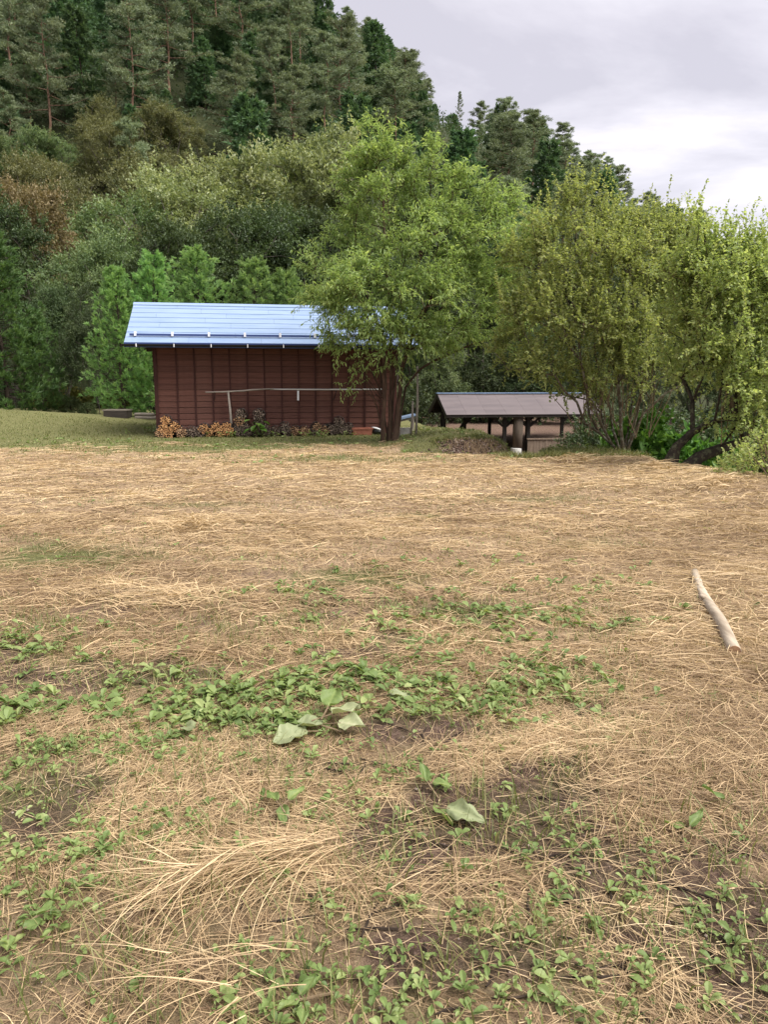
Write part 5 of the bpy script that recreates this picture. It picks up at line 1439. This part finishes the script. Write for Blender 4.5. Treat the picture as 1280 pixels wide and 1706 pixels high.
def straw_layer(n, y0, y1, pw, lmin, lmax, wd, seg, lift, thr=.0):
    x, y = scatter(n, y0, y1, pw)
    st, gr, so = zones(x, y)
    clump = fbm(x / .45, y / .3, 55, 4)
    rightheap = sstep(.25, .42, x / y) * sstep(1.9, 2.6, y) 
    dens = st * (.30 + 1.3 * sstep(.36, .62, clump)) + .10 + .55 * rightheap
    keep = (rngS.random(n) < dens) & (plateau_sd(x, y) < .1) & ((gr < .75) | (rngS.random(n) < .25))
    x, y, clump, rh = x[keep], y[keep], clump[keep], rightheap[keep]; n = len(x)
    flow = 2.2 * math.pi * (fbm(x / 1.4, y / 1.0, 66, 3) - .5) + .15
    spread_ = .6 + 1.2 * rngS.random(n)
    a = flow + rngS.normal(size=n) * spread_ + math.pi * (rngS.random(n) < .5)
    D = np.stack([np.cos(a), np.sin(a), np.zeros(n)], -1)
    L = rngS.uniform(lmin, lmax, n) * (.6 + .8 * clump)
    hgt = (.004 + lift * sstep(.4, .75, clump) * rngS.random(n) + .03 * rh * rngS.random(n))
    mb_t = np.clip(.02 + .70 * rngS.random(n) ** 1.2 + .55 * (fbm(x / .8, y / .6, 12, 3) - .5) + .12 * sstep(6, 12, y), 0, 1)
    P0 = np.stack([x, y, hgt], -1) - D * (L / 2)[:, None] * np.array((1, 1, 0))
    ribbons(STRAW, P0, D, L, wd * rngS.uniform(.7, 1.4, n), seg, rngS.normal(size=n) * .25, lift * .6 * rngS.random(n), mb_t)
STRAW = MB()
straw_layer(66000, 1.15, 4.2, .75, .03, .26, .0018, 3, .026)
straw_layer(52000, 3.4, 8.0, .85, .06, .32, .0036, 3, .036)
straw_layer(70000, 7.0, 17.6, .8, .07, .28, .0072, 2, .030)
straw_layer(45000, 1.15, 4.6, .75, .008, .05, .0030, 1, .012)          # chaff and broken bits
# swathes of long straw combed one way
def swathe(p_from, p_to, n, wid, L0, L1, fan=.12, wd=.0023, bend=.15, hmax=.10):
    a = G(*p_from); b = G(*p_to); d = unit(b - a); s = np.array((-d[1], d[0], 0)); ln = np.linalg.norm(b - a)
    t = rngS.random(n) * .62; o = rngS.normal(size=n) * wid * (.55 + .6 * t)
    P0 = a + d * (t * ln)[:, None] + s * o[:, None]
    ang = o / wid * fan + rngS.normal(size=n) * .36
    D = d * np.cos(ang)[:, None] + s * np.sin(ang)[:, None]
    P0[:, 2] = .01 + hmax * rngS.random(n) * np.exp(-(o / wid) ** 2)
    ribbons(STRAW, P0, D, rngS.uniform(L0, L1, n), wd * rngS.uniform(.8, 1.3, n), 5, bend * rngS.normal(size=n) * 1.6, .03 * rngS.random(n), np.clip(.12 + .75 * rngS.random(n), 0, 1))
swathe((590, 1415), (180, 1530), 190, .045, .12, .42, .22, bend=.3)
swathe((420, 1450), (110, 1590), 130, .05, .10, .32, .3, bend=.35)
swathe((1060, 1235), (800, 1310), 90, .06, .08, .28, .5, bend=.4)
swathe((1250, 1180), (1050, 1300), 60, .15, .08, .28, .9, bend=.4)
swathe((340, 1320), (420, 1430), 50, .10, .08, .24, .7, bend=.4)
swathe((1270, 960), (1120, 1010), 60, .25, .15, .4, .8, .003, bend=.4)
swathe((1050, 1110), (1270, 1140), 70, .18, .12, .36, .8, .0028, bend=.4)
swathe((540, 1640), (60, 1690), 40, .10, .15, .4, .5, bend=.3)
for px, py, n, s_ in ((320, 880, 420, .22), (1095, 788, 300, .2), (960, 770, 260, .3), (1195, 820, 300, .3), (300, 1010, 420, .4), (180, 1000, 360, .4)):   # small heaps raked together
    c = G(px, py); a = rngS.random(n) * 6.28; r_ = np.abs(rngS.normal(size=n)) * s_
    P0 = np.stack([c[0] + r_ * np.cos(a) * 1.5, c[1] + r_ * np.sin(a), .14 * np.exp(-(r_ / s_) ** 2) * rngS.random(n)], -1)
    a2 = rngS.random(n) * 6.28; D = np.stack([np.cos(a2), np.sin(a2) * .5, 0 * a2], -1)
    ribbons(STRAW, P0, D, rngS.uniform(.12, .36, n), (.0008 * c[1]) * rngS.uniform(.7, 1.4, n), 3, rngS.normal(size=n) * .3, .06 * rngS.random(n), np.clip(.3 + .5 * rngS.random(n), 0, 1))
n = 120; t_ = rngS.random(n); P0 = LB_[None] + (LA - LB_)[None] * t_[:, None] + rngS.normal(size=(n, 3)) * .06; P0[:, 2] = .02 + .02 * rngS.random(n)   # straw caught along the pole
a2 = rngS.random(n) * 6.28; D = np.stack([np.cos(a2), np.sin(a2), 0 * a2], -1)
ribbons(STRAW, P0, D, rngS.uniform(.1, .3, n), .0035 * rngS.uniform(.7, 1.3, n), 4, rngS.normal(size=n) * .3, .03 * rngS.random(n), np.clip(.2 + .7 * rngS.random(n), 0, 1))
n = 450; xb = rngS.normal(2.15, .42, n); yb = rngS.uniform(15.45, 15.8, n)                 # roots and dead stalks hanging down the eroded bank
P0 = np.stack([xb, yb, .02 + .03 * rngS.random(n)], -1); a2 = rngS.normal(-1.57, .6, n); D = np.stack([np.cos(a2), np.sin(a2), 0 * a2], -1)
ribbons(STRAW, P0, D, rngS.uniform(.08, .3, n), .007 * rngS.uniform(.6, 1.3, n), 3, rngS.normal(size=n) * .3, .03 * rngS.random(n), .35 * rngS.random(n))
tag(STRAW.obj('dry_straw', M['straw']), 'cut dry straw strewn over the whole field', 'straw', kind='stuff')

# green blades
GR = MB()
def blades(n, y0, y1, pw, hmin, hmax, wd, seg, low=.0, sel=None):
    x, y = scatter(n, y0, y1, pw) if sel is None else sel
    n = len(x)
    st, gr, so = zones(x, y)
    cl = fbm(x / .22, y / .22, 91, 3)
    keep = rngS.random(n) < np.clip(gr * 1.25 + low, 0, 1) * (.25 + 1.2 * sstep(.38, .66, cl))
    x, y = x[keep], y[keep]; n = len(x)
    a = rngS.random(n) * 6.28; H = rngS.uniform(hmin, hmax, n); lean = rngS.uniform(.2, 1.0, n)
    D = np.stack([np.cos(a), np.sin(a), 0 * a], -1)
    s = np.linspace(0, 1, seg + 1); z0 = ground_z(x, y)
    C = np.stack([x, y, z0], -1)[:, None] + D[:, None] * (H[:, None] * lean[:, None] * (s ** 1.7)[None])[..., None]
    C[..., 2] += H[:, None] * (s - .35 * lean[:, None] * s ** 2)
    b = a + rngS.normal(size=n) * .6 + 1.57
    S = np.stack([np.cos(b), np.sin(b), 0 * b], -1)
    w_ = (wd * rngS.uniform(.7, 1.3, n))[:, None, None] * (1 - .9 * s ** 2)[None, :, None] / 2
    v = np.stack([C - S[:, None] * w_, C + S[:, None] * w_], 2).reshape(-1, 3)
    bi = (np.arange(n) * 2 * (seg + 1))[:, None] + (np.arange(seg) * 2)[None]
    f = np.stack([bi, bi + 1, bi + 3, bi + 2], -1).reshape(-1, 4)
    GR.add(v, f, np.repeat(np.clip(rngS.random(n) * .8 + .2 * rngS.random(), 0, 1), 2 * (seg + 1)))
blades(26000, 1.15, 5.0, .7, .03, .10, .0036, 3, .16)
blades(52000, 4.0, 15, .9, .025, .065, .0062, 2, .20)
blades(48000, 13.0, 24, .8, .03, .08, .015, 2, .0)
n_ = 6000; xx_ = rngS.uniform(2.2, 5.2, n_); yy_ = rngS.uniform(14.2, 16.4, n_)
blades(n_, 0, 0, 1, .06, .16, .014, 2, .8, (xx_, yy_))
n_ = 5000; xx_ = rngS.uniform(1.0, 2.9, n_); yy_ = rngS.normal(15.9, .12, n_)
blades(n_, 0, 0, 1, .05, .11, .012, 2, .6, (xx_, yy_))
n_ = 900; xx_ = rngS.uniform(-1.2, 1.3, n_); yy_ = rngS.uniform(1.2, 2.6, n_)
blades(n_, 0, 0, 1, .08, .20, .004, 4, .05, (xx_, yy_))
tag(GR.obj('green_grass', M['grass_blade']), 'green grass blades growing up through the straw', 'grass', kind='stuff')

# small weeds: rosettes of ovate leaves
WD = MB()
def weeds(x, y, n_leaf, L0, L1, ratio, rise, tall=0.0):
    n = len(x); 
    if n == 0: return
    sz = rngS.uniform(L0, L1, n); hue = rngS.random(n) * .6
    k = n * n_leaf
    X = np.repeat(x, n_leaf); Y = np.repeat(y, n_leaf); S_ = np.repeat(sz, n_leaf) * rngS.uniform(.55, 1.15, k)
    a = rngS.random(k) * 6.28; el = rise * rngS.uniform(.1, 1.0, k)
    D = np.stack([np.cos(a) * np.cos(el), np.sin(a) * np.cos(el), np.sin(el)], -1)
    off = rngS.random(k) * .35
    P = np.stack([X, Y, ground_z(X, Y) + .006 + tall * rngS.random(k)], -1) + D * (S_ * off)[:, None]
    SD2 = np.stack([-np.sin(a), np.cos(a), 0 * a], -1); Nn = np.cross(D, SD2)
    t = np.clip(np.repeat(hue, n_leaf) + .4 * rngS.random(k), 0, 1)
    u = np.array((0, .3, .62, .88, 1.0)); wv = np.array((.10, .72, 1.0, .62, .04))
    rows = []
    roll = rngS.normal(size=k) * .35
    SDr = SD2 * np.cos(roll)[:, None] + Nn * np.sin(roll)[:, None]
    for ui, wi in zip(u, wv):
        c = P + D * (S_ * ui)[:, None] - np.array((0, 0, 1.)) * (S_ * .35 * ui ** 2.2)[:, None]
        hw = (S_ * ratio * wi / 2)[:, None]
        rows += [c - SDr * hw + Nn * hw * .35, c, c + SDr * hw + Nn * hw * .35]
    v = np.stack(rows, 1).reshape(-1, 3)
    bi = (np.arange(k) * 15)[:, None, None] + (np.arange(4) * 3)[None, :, None] + np.arange(2)[None, None]
    f = np.stack([bi, bi + 1, bi + 4, bi + 3], -1).reshape(-1, 4)
    WD.add(v, f, np.repeat(t, 15))
def clus(px, py, sx, sy, n):
    c = G(px, py); return c[0] + rngS.normal(size=n) * sx, c[1] + rngS.normal(size=n) * sy
for px, py, sx, sy, n in ((440, 1170, .34, .12, 210), (560, 1140, .30, .10, 110), (420, 1215, .18, .06, 90), (60, 1270, .22, .08, 130), (200, 1250, .2, .06, 80), (40, 1180, .25, .08, 80), (90, 1440, .14, .08, 100), (230, 1400, .15, .09, 70), (40, 1560, .10, .06, 30),
                          (740, 1160, .35, .15, 90), (880, 1130, .2, .10, 70), (800, 1180, .12, .06, 35), (680, 1080, .35, .2, 80), (740, 1030, .3, .12, 45), (860, 1020, .4, .15, 40), (960, 980, .3, .1, 40), (1010, 1040, .15, .05, 25), (650, 1000, .3, .2, 40), (30, 1070, .3, .12, 60),
                          (880, 1400, .18, .08, 26), (960, 1420, .12, .06, 22), (760, 1490, .2, .08, 20), (880, 1500, .18, .07, 22), (950, 1620, .18, .07, 30), (1080, 1600, .15, .06, 16), (1220, 1560, .15, .08, 36), (1180, 1480, .18, .08, 24), (1100, 1690, .2, .06, 26), (650, 1300, .15, .08, 40), (560, 1330, .12, .08, 30),
                          (600, 1620, .16, .06, 35), (720, 1690, .12, .05, 35), (440, 1690, .12, .05, 25), (480, 990, .2, .1, 25), (730, 940, .5, .2, 30), (200, 1100, .3, .1, 30)):
    x, y = clus(px, py, sx * 1.35, sy * 1.35, int(n * .85))
    near = y < 3.0
    weeds(x[near], y[near], 6, .014, .042, .46, 1.0, .02); weeds(x[~near], y[~near], 7, .025, .075, .46, .95, .02)
x, y = scatter(1500, 1.2, 9.0, .8); st, gr, so = zones(x, y); kp = rngS.random(len(x)) < .06 + .5 * gr
weeds(x[kp], y[kp], 5, .018, .05, .5, .9, .01)
x, y = scatter(420, 1.2, 3.0, .8); weeds(x, y, 4, .010, .022, .8, .7, .02)            # clover-like leaflets
x, y = scatter(700, 12.5, 18.5, .8); st, gr, so = zones(x, y); kp = rngS.random(len(x)) < gr; weeds(x[kp], y[kp], 5, .05, .11, .5, .9, .02)
for px, py, sx, sy, n in ((262, 722, .18, .10, 26), (305, 712, .10, .08, 12), (985, 748, .6, .15, 26), (460, 728, 1.5, .08, 40)):
    x, y = clus(px, py, sx, sy, n); weeds(x, y, 6, .07, .14, .5, 1.1, .12)
tag(WD.obj('small_weeds', M['weed_leaf']), 'small green broad-leaved weeds scattered through the straw', 'weeds', kind='stuff')

# crumbs of soil and grit
CL = MB(); n = 9000
x, y = scatter(n, 1.15, 4.2, .8); st, gr, so = zones(x, y); kp = rngS.random(n) < .12 + so; x, y = x[kp], y[kp]; n = len(x)
r_ = .0022 + .0065 * rngS.random(n) ** 3
nb_ = 2600; xb = rngS.normal(2.15, .42, nb_); yb = rngS.normal(15.55, .14, nb_)
x = np.concatenate([x, xb]); y = np.concatenate([y, yb]); r_ = np.concatenate([r_, .010 + .03 * rngS.random(nb_) ** 2.5]); n = len(x)
oc = np.array([(1, 0, 0), (0, 1, 0), (-1, 0, 0), (0, -1, 0), (0, 0, .8), (0, 0, -.8)], float)
V = np.stack([x, y, ground_z(x, y) + r_ * .4], -1)[:, None] + oc[None] * r_[:, None, None] * rngS.uniform(.6, 1.4, (n, 6, 1))
f = np.array([(0, 1, 4), (1, 2, 4), (2, 3, 4), (3, 0, 4), (1, 0, 5), (2, 1, 5), (3, 2, 5), (0, 3, 5)])
CL.add(V.reshape(-1, 3), (np.arange(n)[:, None, None] * 6 + f[None]).reshape(-1, 3), np.repeat(rngS.random(n), 6))
kc = NT('soil_crumbs'); kc.base(kc.ramp(kc.attr(), (0, (.05, .033, .026)), (.7, (.16, .11, .088)), (1, (.34, .28, .24))), .95, .1)
tag(CL.obj('soil_crumbs', kc.m), 'crumbs of soil and grit on the bare patches', 'soil', kind='stuff')

# twigs and wood chips in the dirt
TW = MB()
for k in range(90):
    px, py = rngS.uniform(380, 1240), rngS.uniform(1180, 1690); c = G(px, py); a = rngS.random() * 6.28; L = rngS.uniform(.04, .2)
    d = np.array((math.cos(a), math.sin(a), 0)); p0 = c; p1 = c + d * L * .5 + rngS.normal(size=3) * .008; p2 = c + d * L
    pts3 = np.array([p0, p1, p2]); pts3[:, 2] = ground_z(pts3[:, 0], pts3[:, 1]) + .008
    TW.tube(pts3, [.003, .004, .002], 5, rngS.random())
tag(TW.obj('fallen_twigs', M['bark_split']), 'broken twigs lying in the bare dirt of the foreground', 'twigs', kind='stuff')
